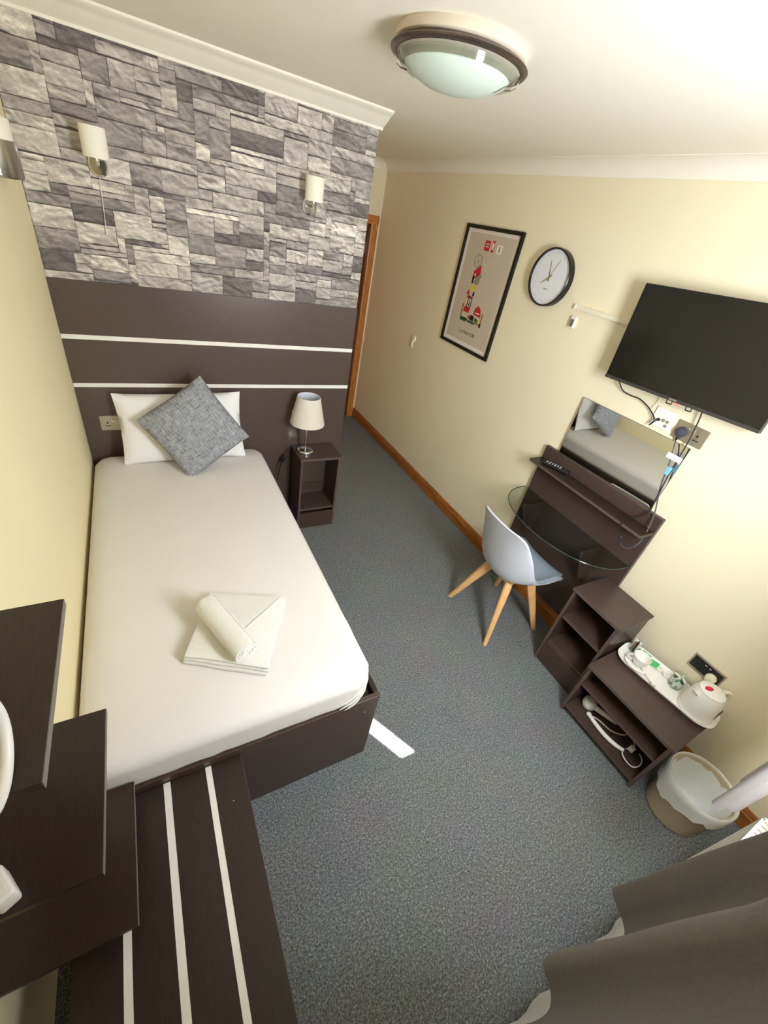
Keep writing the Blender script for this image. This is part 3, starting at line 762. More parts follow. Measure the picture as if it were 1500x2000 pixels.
patch(bm, [(0.04, 1.555), (-0.05, 1.548), (-0.03, 1.60), (0.0, 1.618), (0.03, 1.595)]); obj('red_print', bm, p_red, art, local=True)
bm = B()
for k in range(4):
    y = 0.128 - 0.014 * k; patch(bm, [(y, 1.738), (y - 0.006, 1.738), (y - 0.024, 1.806), (y - 0.018, 1.806)])
patch(bm, [(0.156, 1.79), (0.135, 1.79), (0.135, 1.74), (0.152, 1.74)]); patch(bm, rect(0.105, 1.662, 0.085, 1.69)); patch(bm, rect(0.18, 1.50, -0.06, 1.506)); patch(bm, rect(-0.055, 1.487, -0.075, 1.512))
patch(bm, rect(0.06, 1.51, 0.02, 1.545)); patch(bm, rect(0.030, 1.945, 0.016, 1.952))
for k in range(3): patch(bm, rect(0.142 - 0.02 * k, 1.575, 0.132 - 0.02 * k, 1.655), 0.0002)
obj('black_print', bm, p_dark, art, local=True)
bm = B(); patch(bm, rect(0.15, 1.693, 0.09, 1.732)); patch(bm, [(0.178, 1.60), (0.166, 1.60), (0.166, 1.65), (0.178, 1.65)]); patch(bm, rect(-0.04, 1.492, -0.055, 1.555)); obj('yellow_print', bm, p_yel, art, local=True)
bm = B(); patch(bm, rect(0.18, 1.487, 0.10, 1.515)); patch(bm, rect(0.085, 1.49, 0.0, 1.500)); patch(bm, [(0.01, 1.51), (-0.03, 1.51), (-0.03, 1.53), (0.01, 1.54)]); obj('green_print', bm, p_grn, art, local=True)
bm = B(); patch(bm, rect(0.186, 1.515, 0.172, 1.60)); patch(bm, rect(-0.060, 1.512, -0.072, 1.58)); patch(bm, rect(0.09, 1.515, 0.05, 1.54)); obj('brown_print', bm, p_brn, art, local=True)
bm = B(); patch(bm, rect(-0.022, 1.946, -0.074, 1.994))
for k in range(3): patch(bm, rect(0.150 - 0.02 * k, 1.585, 0.144 - 0.02 * k, 1.645), 0.0003)
patch(bm, rect(0.031, 1.96, 0.016, 2.0), 0.0003); patch(bm, rect(0.02, 1.565, -0.03, 1.572), 0.0003); patch(bm, rect(0.10, 1.97, 0.068, 1.975), 0.0003); patch(bm, rect(0.10, 1.985, 0.068, 1.99), 0.0003)
patch(bm, [(0.14, 1.80), (0.128, 1.806), (0.124, 1.79), (0.136, 1.784)], 0.0003)
obj('white_print', bm, p_wht, art, local=True)
bm = B(); x, z = pt(0.137, 1.880)
tube(bm, [(x + 0.040 * math.cos(a_), -0.0072, z + 0.040 * math.sin(a_)) for a_ in [2 * PI * k / 40 for k in range(40)]], 0.0011, 6, smooth=0, closed=True)
for k in range(4): tube(bm, [(x, -0.0072, z), (x + 0.04 * math.cos(PI * k / 2 + 0.5), -0.0072, z + 0.04 * math.sin(PI * k / 2 + 0.5))], 0.0006, 5, smooth=0)
patch(bm, rect(-0.044, 1.953, -0.052, 1.988), 0.0004)
obj('wheel_print', bm, p_dark, art, local=True)
text('poster_text', 'L O N D O N', 0.032, p_dark, art, Matrix.Translation((pt(0.052, 1.418)[0], -0.0072, pt(0.052, 1.418)[1])) @ Matrix.Rotation(R(90), 4, 'X'))

# ------------------------------------------------------------------ clock
ck = thing('wall_clock', 'round wall clock with black rim and pale grey face', 'clock', (XR, -0.572, 1.893), (0, 0, RW))
rx = Matrix.Rotation(R(90), 3, 'X')
bm = B(); lathe(bm, [(0.142, 0.0), (0.150, 0.004), (0.150, 0.040), (0.147, 0.044), (0.142, 0.042), (0.140, 0.030)], seg=64, mtx=rx); obj('rim', bm, black_f, ck, True, local=True)
bm = B(); lathe(bm, [(0.141, 0.02), (0.141, 0.030), (0, 0.030)], seg=64, mtx=rx); obj('face', bm, clock_m, ck, True, local=True)
def hand(a_, l, wd, back=0.02):
    bm = B(); d = Vector((math.sin(a_), 0, math.cos(a_))); s = Vector((d.z, 0, -d.x))
    P = [-d * back - s * wd, d * l - s * wd * 0.4, d * l + s * wd * 0.4, -d * back + s * wd]
    ring_loft(bm, [[p + Vector((0, -0.033, 0)) for p in P], [p + Vector((0, -0.0345, 0)) for p in P]]); return bm
obj('minute_hand', hand(R(-14), 0.085, 0.0024), gold_m, ck, local=True)
obj('hour_hand', hand(R(233), 0.058, 0.0030), gold_m, ck, local=True)
obj('second_hand', hand(R(26), 0.10, 0.0006), gold_m, ck, local=True)
bm = B()
for k in range(60):
    a_ = 2 * PI * k / 60; l = 0.012 if k % 5 == 0 else 0.004
    M = Matrix.Rotation(a_, 4, 'Y')
    box(bm, (-0.0005, -0.0306, 0.128 - l), (0.0005, -0.030, 0.128), mtx=M)
obj('minute_marks', bm, edge_m, ck, local=True)
bm = B()
for k in range(6): box(bm, (-0.018 + 0.006 * k, -0.0306, -0.062), (-0.0145 + 0.006 * k, -0.030, -0.057))
obj('dial_mark', bm, edge_m, ck, local=True)

# ------------------------------------------------------------------ thermostat
t = thing('wall_hook', 'small round white knob with a tag on the right-hand wall near the door', 'hook', (XR, 0.745, 1.17))
bm = B(); lathe(bm, [(0.028, 0), (0.028, 0.012), (0.022, 0.018), (0, 0.018)], seg=32, mtx=Matrix.Rotation(R(-90), 3, 'Y')); 
for v in bm.verts: v.co += Vector((XR, 0.755, 1.185))
obj('knob', bm, cream_p, t, True)
bm = B(); box(bm, (2.476, 0.728, 1.115), (2.490, 0.748, 1.175), 0.003); obj('tag', bm, white_p, t)

# ------------------------------------------------------------------ mirror
mr = thing('wall_mirror', 'frameless rectangular mirror resting on top of the dark vanity panel', 'mirror', (2.4975, -1.425, 1.0405), (0, R(0.3), R(1.4)))
bm = B(); box(bm, (-0.002, -0.308, 0.0005), (0.0015, 0.308, 0.345)); obj('mirror_glass', bm, mirror_m, mr, local=True)
bm = B()
for a, b_ in (((-0.0022, -0.310, 0), (0.0018, -0.308, 0.347)), ((-0.0022, 0.308, 0), (0.0018, 0.310, 0.347)), ((-0.0022, -0.310, 0.345), (0.0018, 0.310, 0.347))): box(bm, a, b_)
obj('polished_edge', bm, edge_m, mr, local=True)

# ------------------------------------------------------------------ vanity panel with shelf and glass table
vp = thing('vanity_panel', 'dark wood wall panel with a narrow shelf and glass dressing table below the mirror', 'vanity', (2.48, -1.42, 0.13))
bm = B(); box(bm, (2.480, -1.822, 0.128), (XR - 0.001, -1.022, 1.040), 0.001); obj('back_panel', bm, wenge, vp)
bm = B(); box(bm, (2.368, -1.820, 0.945), (2.480, -1.030, 0.963), 0.001); sh = obj('shelf', bm, wenge_y, vp)
bm = B(); box(bm, (2.3668, -1.820, 0.947), (2.368, -1.030, 0.961)); obj('edge_band', bm, edge_d, sh)
bm = B(); poly = []
for k in range(49):
    a_ = PI * k / 48
    ex = math.sin(a_) ** 0.8; ey = math.cos(a_)
    poly.append((2.478 - 0.335 * ex, -1.405 + 0.408 * ey))
prism(bm, poly, 'z', 0.716, 0.724); gt = obj('glass_top', bm, smoked, vp, True); gt['label'] = 'clear bow-fronted glass table top'
bm = B(); tube(bm, [(x, y, 0.720) for x, y in poly], 0.0032, 6, smooth=0); obj('polished_edge', bm, mat('glass_edge', (58, 70, 66), 0.15, var=0.05), gt, True)
for y in (-1.172, -1.640):
    bm = B(); prism(bm, [(2.480, 0.716), (2.312, 0.716), (2.308, 0.70), (2.452, 0.452), (2.480, 0.44)], 'y', y - 0.009, y + 0.009); bk = obj('bracket', bm, wenge, vp)
    bm = B(); prism(bm, [(2.3118, 0.715), (2.3105, 0.715), (2.3065, 0.70), (2.4505, 0.452), (2.452, 0.452), (2.308, 0.70)], 'y', y - 0.008, y + 0.008); obj('edge_band', bm, edge_d, bk)
# remote control on the shelf
rc = thing('remote_control', 'black remote control lying on the vanity shelf', 'remote', (2.438, -1.18, 0.963), (0, 0, R(-68)))
bm = B(); box(bm, (-0.082, -0.022, 0.0), (0.082, 0.022, 0.020), 0.006, 3); obj('body', bm, black_p, rc, True, local=True)
for i in range(6):
    for j in range(3):
        bm = B(); lathe(bm, [(0.0045, 0.0195), (0.0045, 0.0222), (0, 0.0225)], (-0.062 + 0.017 * i, -0.012 + 0.012 * j, 0), 12); obj('button', bm, grey_p if (i + j) % 2 else edge_m, rc, True, local=True)
bm = B(); box(bm, (0.046, -0.010, 0.0197), (0.070, 0.010, 0.0205)); obj('maker_strip', bm, bezel_m, rc, local=True)
# ------------------------------------------------------------------ chair (faces local +x)
ch = thing('chair', 'pale grey shell chair with beech legs in front of the glass dressing table', 'chair', (2.160, -1.385, 0), (0, 0, R(-2)))
prof_c = [(0.225, 0.425, 0.185), (0.215, 0.443, 0.200), (0.17, 0.452, 0.220), (0.09, 0.443, 0.232), (0.0, 0.433, 0.238), (-0.08, 0.432, 0.240), (-0.145, 0.452, 0.240), (-0.180, 0.500, 0.238), (-0.200, 0.570, 0.232), (-0.218, 0.650, 0.220), (-0.235, 0.725, 0.200), (-0.248, 0.780, 0.182), (-0.254, 0.806, 0.140)]
prof_c = [(a * 1.05, (c - 0.43) * 1.08 + 0.402, w * 1.05) for a, c, w in prof_c]
curl = [0.012, 0.02, 0.035, 0.055, 0.080, 0.110, 0.130, 0.125, 0.105, 0.085, 0.060, 0.035, 0.012]
P3 = smooth_pts([(a, 0, c) for a, c, w in prof_c], 3)
Wd = [p.z for p in smooth_pts([(i, 0, w) for i, (a, c, w) in enumerate(prof_c)], 3)]
Cu = [p.z for p in smooth_pts([(i, 0, c) for i, c in enumerate(curl)], 3)]
def shell_pt(i, s, off=0.0):
    p = P3[i]; d = (P3[min(i + 1, len(P3) - 1)] - P3[max(i - 1, 0)]).normalized()
    n = Vector((d.z, 0, -d.x))
    if n.z < 0 and n.x < 0: n = -n
    k = abs(s) ** 2.3
    w_ = Wd[i]
    return Vector((p.x, 0, p.z)) + n * (Cu[i] * k + off) + Vector((0, w_ * (s - 0.10 * s * k), 0))
NS = 24
def shell(bm, i0, i1, o0, o1, smax=1.0):
    ga = [[shell_pt(i, smax * (-1 + 2 * j / NS), o0) for j in range(NS + 1)] for i in range(i0, i1)]
    gb = [[shell_pt(i, smax * (-1 + 2 * j / NS), o1) for j in range(NS + 1)] for i in range(i0, i1)]
    va = [[bm.verts.new(p) for p in r] for r in ga]; vb = [[bm.verts.new(p) for p in r] for r in gb]
    n = len(va)
    for i in range(n - 1):
        for j in range(NS):
            bm.faces.new((va[i][j], va[i][j + 1], va[i + 1][j + 1], va[i + 1][j])); bm.faces.new((vb[i][j], vb[i + 1][j], vb[i + 1][j + 1], vb[i][j + 1]))
    for i in range(n - 1):
        for j in (0, NS): bm.faces.new((va[i][j], va[i + 1][j], vb[i + 1][j], vb[i][j]))
    for i in (0, n - 1):
        for j in range(NS): bm.faces.new((va[i][j], vb[i][j], vb[i][j + 1], va[i][j + 1]))
bm = B(); shell(bm, 0, len(P3), -0.006, 0.006); obj('shell', bm, grey_p, ch, True, local=True, angle=50)
bm = B(); shell(bm, 2, 19, 0.007, 0.026, 0.86); obj('seat_pad', bm, pad_m, ch, True, local=True, angle=50)
bm = B(); box(bm, (-0.10, -0.10, 0.374), (0.10, 0.10, 0.396), 0.004); obj('under_frame', bm, beech, ch, local=True)
for sx, sy in ((1, 1), (1, -1), (-1, 1), (-1, -1)):
    bm = B()
    top = Vector((0.085 * sx, 0.085 * sy, 0.396)); bot = Vector((0.203 * sx, 0.203 * sy, 0.0))
    rings = []
    for t_, r_ in ((0, 0.027), (0.08, 0.030), (0.3, 0.026), (1.0, 0.0155)):
        p = top.lerp(bot, t_); dg = Vector((sx, sy, 0)).normalized(); tn = Vector((-sy, sx, 0)).normalized()
        rings.append([p + dg * r_ * a_ + tn * r_ * 0.72 * c_ for a_, c_ in ((1, 0.6), (0.75, 1), (-0.75, 1), (-1, 0.6), (-1, -0.6), (-0.75, -1), (0.75, -1), (1, -0.6))])
    ring_loft(bm, rings); obj('leg', bm, beech, ch, True, local=True, angle=25)

# ------------------------------------------------------------------ tea tray and what stands on it
TZ = 0.384
def rrect(w, d, r, n=8):
    out = []
    for cx, cy, a0 in ((w - r, d - r, 0), (-w + r, d - r, PI / 2), (-w + r, -d + r, PI), (w - r, -d + r, 1.5 * PI)):
        for k in range(n + 1):
            a_ = a0 + PI / 2 * k / n; out.append((cx + r * math.cos(a_), cy + r * math.sin(a_)))
    return out
trz = R(-90 + 8)
TC = (2.382, -2.288, TZ)
tray_o = thing('tea_tray', 'long white plastic hospitality tray on the low cabinet', 'tray', TC, (0, 0, trz))
bm = B()
lv = [(0.205, 0.070, 0.0), (0.222, 0.086, 0.006), (0.232, 0.094, 0.022), (0.236, 0.098, 0.024), (0.230, 0.092, 0.020), (0.219, 0.083, 0.009), (0.200, 0.066, 0.006)]
ring_loft(bm, [[(x, y, z) for x, y in rrect(a_, b_, min(0.07, b_ * 0.85))] for a_, b_, z in lv]); obj('tray_body', bm, white_p, tray_o, True, local=True, angle=50)
TM = Matrix.Translation(TC) @ Matrix.Rotation(trz, 4, 'Z')
def tp(x, y, z=0.006): return TM @ Vector((x, y, z))
# cup, saucer, spoon
p = tp(-0.135, -0.022)
t = thing('saucer', 'white saucer at the far end of the tea tray', 'saucer', p)
bm = B(); lathe(bm, [(0, 0.002), (0.03, 0.002), (0.035, 0), (0.045, 0.004), (0.062, 0.013), (0.064, 0.014), (0.060, 0.014), (0.04, 0.007), (0, 0.005)], seg=40); obj('dish', bm, white_p, t, True, local=True)
t = thing('tea_cup', 'white tea cup standing on the saucer', 'cup', p + Vector((0, 0, 0.0055)))
bm = B(); lathe(bm, [(0, 0.0), (0.020, 0.0), (0.024, 0.004), (0.034, 0.022), (0.040, 0.046), (0.042, 0.058), (0.0395, 0.058), (0.036, 0.042), (0.028, 0.015), (0.0, 0.007)], seg=40); cu = obj('bowl', bm, white_p, t, True, local=True)
bm = B(); tube(bm, [(-0.024, 0.030, 0.048), (-0.036, 0.042, 0.044), (-0.038, 0.044, 0.026), (-0.022, 0.026, 0.018)], 0.0035); obj('handle', bm, white_p, t, True, local=True)
t = thing('teaspoon', 'steel teaspoon lying beside the cup on the tray', 'spoon', tp(-0.075, -0.052, 0.008), (0, 0, trz + R(-25)))
bm = B(); ring_loft(bm, [[(x, y * 1.0, z + 0.001 * q) for x, y, q in ((x0, -wd, 0), (x0, wd, 0), (x0, wd, 1), (x0, -wd, 1))] for x0, wd, z in ((-0.055, 0.003, 0.0065), (-0.03, 0.003, 0.005), (0.01, 0.003, 0.004), (0.035, 0.004, 0.003))]); obj('stem', bm, chrome, t, True, local=True)
bm = B(); lathe(bm, [(0, 0), (0.008, 0.0012), (0.011, 0.004)], (0.048, 0, 0), 20, sx=1.5); obj('bowl', bm, chrome, t, True, local=True)
# beaker of sticks / packets
p = tp(-0.196, 0.052)
t = thing('glass_beaker', 'small beaker of brown and black sachets in the far corner of the tray', 'beaker', p)
bm = B(); lathe(bm, [(0, 0), (0.024, 0), (0.029, 0.05), (0.0275, 0.05), (0.0225, 0.003), (0, 0.003)], seg=32); obj('glass', bm, clear, t, True, local=True)
rnd = random.Random(3)
for k in range(7):
    a_ = k * 0.9; m_ = (brown_m, black_p, paper_m)[k % 3]
    q = p + Vector((0.011 * math.cos(a_), 0.011 * math.sin(a_), 0.004))
    bm = B(); box(bm, (-0.008, -0.0022, 0), (0.008, 0.0022, 0.058 + 0.004 * (k % 3)), 0.001)
    o = obj('sugar_sachet', bm, m_); o.location = q; o.rotation_euler = (R(7 * math.sin(a_)), R(8 * math.cos(a_)), a_)
    tag(o, ('brown', 'black', 'white')[k % 3] + ' sugar sachet standing in the small beaker', 'sachet', 'sachets in the beaker')
# flat sachets in green and white
for k in range(4):
    bm = B(); box(bm, (-0.024, -0.022, 0), (0.024, 0.022, 0.006), 0.002)
    t = thing('tea_sachet', 'green and white tea sachet in the row along the wall side of the tray', 'sachet', tp(-0.160 + 0.024 * k, 0.056 - 0.001 * k, 0.022 + 0.001 * k), (R(38), 0, trz + R(4 * k)), 'tea sachets on the tray')
    obj('packet', bm, paper_m, t, local=True)
    bm = B()
    if k in (0, 3): box(bm, (-0.022, -0.020, 0.006), (0.022, 0.012, 0.0066))
    else: box(bm, (-0.022, 0.006, 0.006), (0.022, 0.020, 0.0066))
    obj('green_band', bm, green_m, t, local=True)
for k in range(2):
    bm = B(); lathe(bm, [(0, 0), (0.013, 0), (0.016, 0.016), (0.0185, 0.0165), (0.0185, 0.0175), (0, 0.0175)], seg=24)
    t = thing('milk_pot', 'small white milk pot between the green sachets and the tumbler', 'pot', tp(-0.056 + 0.038 * k, 0.055 - 0.006 * (k % 2)), (0, 0, 0), 'milk pots on the tray')
    obj('pot', bm, white_p, t, True, local=True)
    bm = B(); box(bm, (-0.006, -0.004, 0.0176), (0.006, 0.004, 0.018)); obj('lid_print', bm, grey_p, t, local=True)
p = tp(0.030, 0.038)
t = thing('glass_tumbler', 'clear glass tumbler of green sachets beside the kettle', 'tumbler', p)
bm = B(); lathe(bm, [(0, 0), (0.030, 0), (0.036, 0.075), (0.0345, 0.075), (0.0285, 0.004), (0, 0.004)], seg=36); obj('glass', bm, clear, t, True, local=True)
for k in range(4):
    q = p + Vector((0.012 * math.cos(k * 1.7), 0.012 * math.sin(k * 1.7), 0.0045))
    bm = B(); box(bm, (-0.013, -0.002, 0), (0.013, 0.002, 0.062), 0.001)
    t = thing('coffee_sachet', 'green and white sachet standing in the clear tumbler', 'sachet', q, (R(6 * math.sin(k)), R(8), k * 1.4), 'sachets in the tumbler')
    obj('packet', bm, paper_m, t, local=True)
    bm = B(); box(bm, (-0.012, -0.0024, 0.034), (0.012, 0.0024, 0.052)); obj('print', bm, green_m if k % 2 == 0 else bezel_m, t, local=True)
# kettle
p = tp(0.143, -0.006)
kt = thing('kettle', 'white electric kettle with a red oval on its lid, on the tea tray', 'kettle', p, (0, 0, R(-28)))
bm = B(); lathe(bm, [(0, 0), (0.070, 0), (0.074, 0.006), (0.072, 0.018), (0, 0.018)], seg=44); obj('power_base', bm, white_p, kt, True, local=True)
bm = B(); lathe(bm, [(0.0, 0.0185), (0.070, 0.0185), (0.073, 0.03), (0.071, 0.07), (0.064, 0.115), (0.055, 0.14), (0.0, 0.142)], seg=44); kb = obj('jug', bm, white_p, kt, True, local=True, angle=60)
bm = B(); lathe(bm, [(0.055, 0.138), (0.053, 0.148), (0.040, 0.155), (0.0, 0.158)], seg=44); ld = obj('lid', bm, white_p, kt, True, local=True)
bm = B(); lathe(bm, [(0.019, 0.150), (0.018, 0.1605), (0.0, 0.162)], (-0.022, 0.004, 0.0), 28, sx=1.0, sy=0.62); obj('lid_button', bm, red_m, ld, True, local=True)
bm = B(); ring_loft(bm, [[(-0.062, -0.014, 0.118), (-0.062, 0.014, 0.118), (-0.058, 0.010, 0.10), (-0.058, -0.010, 0.10)], [(-0.088, -0.006, 0.138), (-0.088, 0.006, 0.138), (-0.07, 0.004, 0.12), (-0.07, -0.004, 0.12)]]); obj('spout', bm, white_p, kt, True, local=True)
bm = B(); tube(bm, [(0.040, 0, 0.150), (0.075, 0, 0.150), (0.098, 0, 0.128), (0.100, 0, 0.08), (0.088, 0, 0.04), (0.068, 0, 0.030)], 0.0095, 12); hd = obj('handle', bm, cream_p, kt, True, local=True)
bm = B(); box(bm, (0.074, -0.0745, 0.03), (0.0745, -0.074, 0.05)); 
for v in bm.verts: v.co = Matrix.Rotation(R(48), 4, 'Z') @ v.co
bm.free()
bm = B()
for k in range(7):
    a_ = R(-62 + 2.2 * k); box(bm, (0.0725, -0.003, 0.035), (0.0745, 0.003, 0.09), mtx=Matrix.Rotation(a_, 4, 'Z'))
obj('level_window', bm, bezel_m, kt, local=True)

# ------------------------------------------------------------------ hairdryer pieces inside the low cabinet
hz = 0.055
t = thing('hair_dryer', 'white hair dryer with a round head lying in the low cabinet', 'hair dryer', (2.208, -2.140, hz), (0, 0, R(-72)))
bm = B(); lathe(bm, [(0, 0), (0.026, 0.001), (0.034, 0.012), (0.036, 0.03), (0.034, 0.048), (0.024, 0.060), (0, 0.063)], seg=36); obj('head', bm, white_p, t, True, local=True)
bm = B(); tube(bm, [(0.028, 0, 0.030), (0.07, 0.004, 0.026), (0.12, 0.012, 0.022), (0.15, 0.018, 0.018)], lambda q: 0.017 - 0.006 * q, 14); obj('handle', bm, white_p, t, True, local=True)
t = thing('hair_styler', 'slim curved white hair styler with looped white cord in the low cabinet', 'hair styler', (2.17, -2.28, hz))
bm = B(); tube(bm, [(2.163, -2.182, hz + 0.014), (2.155, -2.23, hz + 0.014), (2.152, -2.29, hz + 0.014), (2.162, -2.345, hz + 0.014), (2.182, -2.385, hz + 0.014)], lambda q: 0.0095 + 0.002 * math.sin(PI * q), 14); obj('body', bm, white_p, t, True)
bm = B(); bmesh.ops.create_uvsphere(bm, u_segments=20, v_segments=12, radius=0.0125, matrix=Matrix.Translation((2.164, -2.180, hz + 0.014))); obj('tip', bm, white_p, t, True)
bm = B(); tube(bm, [(2.163, -2.19, hz + 0.018), (2.19, -2.225, hz + 0.014), (2.21, -2.285, hz + 0.008), (2.25, -2.325, hz + 0.005), (2.30, -2.35, hz + 0.005), (2.26, -2.40, hz + 0.006), (2.205, -2.385, hz + 0.012)], 0.0036); obj('cord', bm, white_p, t, True)
bm = B(); tube(bm, [(2.182, -2.385, hz + 0.012), (2.150, -2.395, hz + 0.024), (2.140, -2.425, hz + 0.022), (2.155, -2.455, hz + 0.012), (2.195, -2.468, hz + 0.008), (2.235, -2.458, hz + 0.008), (2.25, -2.43, hz + 0.010), (2.215, -2.405, hz + 0.02)], 0.0034); obj('cord', bm, white_p, t, True)
bm = B(); box(bm, (2.215, -2.412, hz + 0.004), (2.242, -2.385, hz + 0.030), 0.004); pg = obj('plug', bm, white_p, t)
bm = B(); box(bm, (2.216, -2.430, hz + 0.006), (2.240, -2.412, hz + 0.028), 0.002); obj('pin_guard', bm, black_p, pg)
# ------------------------------------------------------------------ waste bin
BC = (2.235, -2.651, 0.0)
bn = thing('waste_bin', 'beige round waste bin with a white liner beside the low cabinet', 'bin', BC)
bm = B(); lathe(bm, [(0, 0.002), (0.108, 0.002), (0.113, 0.008), (0.128, 0.245), (0.131, 0.250), (0.129, 0.252), (0.125, 0.248), (0.110, 0.010), (0, 0.008)], seg=56); obj('bucket', bm, bin_m, bn, True, local=True)
noise.seed_set(9)
bm = B(); rings = []
lp = [(0.055, 0.055, 0.010), (0.090, 0.075, 0.012), (0.110, 0.14, 0.010), (0.121, 0.215, 0.006), (0.128, 0.250, 0.003), (0.134, 0.257, 0.003), (0.1385, 0.250, 0.004), (0.1395, 0.225, 0.006), (0.138, 0.20, 0.008), (0.137, 0.165, 0.008)]
for k, (r_, z_, am) in enumerate(lp):
    rg = []
    for q in range(72):
        a_ = 2 * PI * q / 72
        n_ = noise.noise(Vector((math.cos(a_) * 2.6, math.sin(a_) * 2.6, z_ * 14)))
        n3 = noise.noise(Vector((math.cos(a_) * 7, math.sin(a_) * 7, z_ * 10)))
        rr = r_ + am * (n_ if k < 4 else abs(n_)) + 0.002 * (abs(n3) if k >= 4 else n3)
        zz = z_
        if k >= 7: zz = z_ + (k - 6) * (0.022 * noise.noise(Vector((math.cos(a_) * 1.1 + 4, math.sin(a_) * 1.1, 0))) + 0.010 * noise.noise(Vector((math.cos(a_) * 4, math.sin(a_) * 4, 5))))
        if k < 3: zz += 0.012 * n_
        rg.append((rr * math.cos(a_), rr * math.sin(a_), zz))
    rings.append(rg)
ring_loft(bm, rings, True, True, False); o = obj('bin_liner', bm, liner_m, bn, True, local=True, angle=80); o['label'] = 'thin white plastic liner folded over the rim'

# ------------------------------------------------------------------ radiator
rd = thing('radiator', 'white panel radiator under the window, behind the grey curtain', 'radiator', (1.32, -2.83, 0.1))
bm = B(); X0, X1 = 0.72, 1.925
n = 34; pts = []
for k in range(n + 1):
    x = X0 + (X1 - X0) * k / n
    ph = k % 4
    pts.append((x, -2.782 if ph in (0, 1) else -2.790))
ring_loft(bm, [[(x, y, z) for x, y in pts + [(X1, -2.805), (X0, -2.805)]] for z in (0.09, 0.615)]); obj('front_panel', bm, rad_m, rd)
bm = B(); box(bm, (X0, -2.872, 0.09), (X1, -2.855, 0.615)); obj('rear_panel', bm, rad_m, rd)
bm = B()
box(bm, (X0, -2.790, 0.612), (X1, -2.781, 0.628)); box(bm, (X0, -2.874, 0.612), (X1, -2.862, 0.628))
x = X0
while x < X1 - 0.001:
    box(bm, (x, -2.866, 0.618), (x + 0.016, -2.786, 0.626)); x += 0.024
obj('top_grille', bm, rad_m, rd)
bm = B(); box(bm, (X1 - 0.004, -2.874, 0.10), (X1 + 0.002, -2.781, 0.628)); box(bm, (X0 - 0.002, -2.874, 0.10), (X0 + 0.004, -2.781, 0.628)); obj('side_cover', bm, rad_m, rd)
bm = B(); tube(bm, [(X1 - 0.03, -2.83, 0.12), (X1 - 0.03, -2.83, 0.0)], 0.0075, 10, smooth=0); tube(bm, [(X0 + 0.03, -2.83, 0.12), (X0 + 0.03, -2.83, 0.0)], 0.0075, 10, smooth=0); obj('pipe', bm, rad_m, rd, True)
bm = B(); box(bm, (0.9, -2.9, 0.2), (0.94, -2.872, 0.5)); box(bm, (1.70, -2.9, 0.2), (1.74, -2.872, 0.5)); obj('wall_bracket', bm, rad_m, rd)

# ------------------------------------------------------------------ curtains
def curtain(name, label, hem, topf, hz_, tz, m, n=18, crease=0.004):
    """hem: list of (x, y) along the bottom; topf(x, y, t) moves it as t goes 0 (hem) to 1 (rail)"""
    H = smooth_pts([(a, b_, 0) for a, b_ in hem], 5)
    bm = B(); noise.seed_set(6)
    g = []
    for j in range(n + 1):
        t_ = j / n; row = []
        for p in H:
            x, y = topf(p.x, p.y, t_)
            z = hz_ + (tz - hz_) * t_
            y += crease * noise.noise(Vector((x * 6, z * 3, 0))) * min(1, 3 * t_ + 0.2)
            row.append((x, y, z))
        g.append(row)
    th = 0.0025
    va = [[bm.verts.new(p) for p in r] for r in g]; vb = [[bm.verts.new((p[0], p[1] - th, p[2])) for p in r] for r in g]
    w_ = len(H)
    for j in range(n):
        for i in range(w_ - 1):
            bm.faces.new((va[j][i], va[j][i + 1], va[j + 1][i + 1], va[j + 1][i])); bm.faces.new((vb[j][i], vb[j + 1][i], vb[j + 1][i + 1], vb[j][i + 1]))
        for i in (0, w_ - 1): bm.faces.new((va[j][i], va[j + 1][i], vb[j + 1][i], vb[j][i]))
    for i in range(w_ - 1):
        for j in (0, n): bm.faces.new((va[j][i], vb[j][i], vb[j][i + 1], va[j][i + 1]))
    return bm
hem = [(1.185, -2.740), (1.190, -2.700), (1.182, -2.672), (1.166, -2.664), (1.148, -2.690), (1.138, -2.715), (1.118, -2.731), (1.080, -2.722), (1.039, -2.704), (0.970, -2.682), (0.932, -2.673), (0.910, -2.682), (0.902, -2.703), (0.893, -2.720), (0.872, -2.731), (0.830, -2.726),
       (0.78, -2.706), (0.72, -2.686), (0.69, -2.682), (0.665, -2.70), (0.65, -2.722), (0.61, -2.731), (0.56, -2.715), (0.50, -2.690), (0.46, -2.682), (0.43, -2.70), (0.41, -2.722), (0.36, -2.73), (0.30, -2.71)]
def lift_l(x, y, t_):
    s = min(1, t_ * 2.2)
    return (x - 0.10 * s * (x - 0.2), y + (-0.024 - 0.010 * (x - 0.9)) * s + (0.0) * t_)
cl = thing('curtain', 'dark grey gathered curtain filling the lower right corner of the photo', 'curtain', (0.75, -2.70, 0.78))
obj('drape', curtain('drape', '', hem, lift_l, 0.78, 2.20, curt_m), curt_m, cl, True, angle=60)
hem_r = [(1.655, -2.690), (1.660, -2.672), (1.675, -2.668), (1.69, -2.690), (1.705, -2.712), (1.735, -2.718), (1.78, -2.700), (1.83, -2.675), (1.87, -2.682), (1.89, -2.71), (1.93, -2.72), (1.98, -2.70), (2.03, -2.676), (2.07, -2.690), (2.09, -2.715), (2.14, -2.72), (2.19, -2.70), (2.23, -2.68)]
cr = thing('curtain', 'pale sunlit grey curtain hanging above the bin at the right edge', 'curtain', (1.95, -2.70, 0.75))
cur2 = mat('sunlit_grey_curtain', (176, 172, 176), 0.9, var=0.03, scale=90)  # same grey cloth as the other curtain, sunlight put into a paler colour
obj('drape', curtain('drape', '', hem_r, lambda x, y, t_: (x + 0.02 * t_, y - 0.01 * t_), 0.75, 2.20, cur2), cur2, cr, True, angle=60)
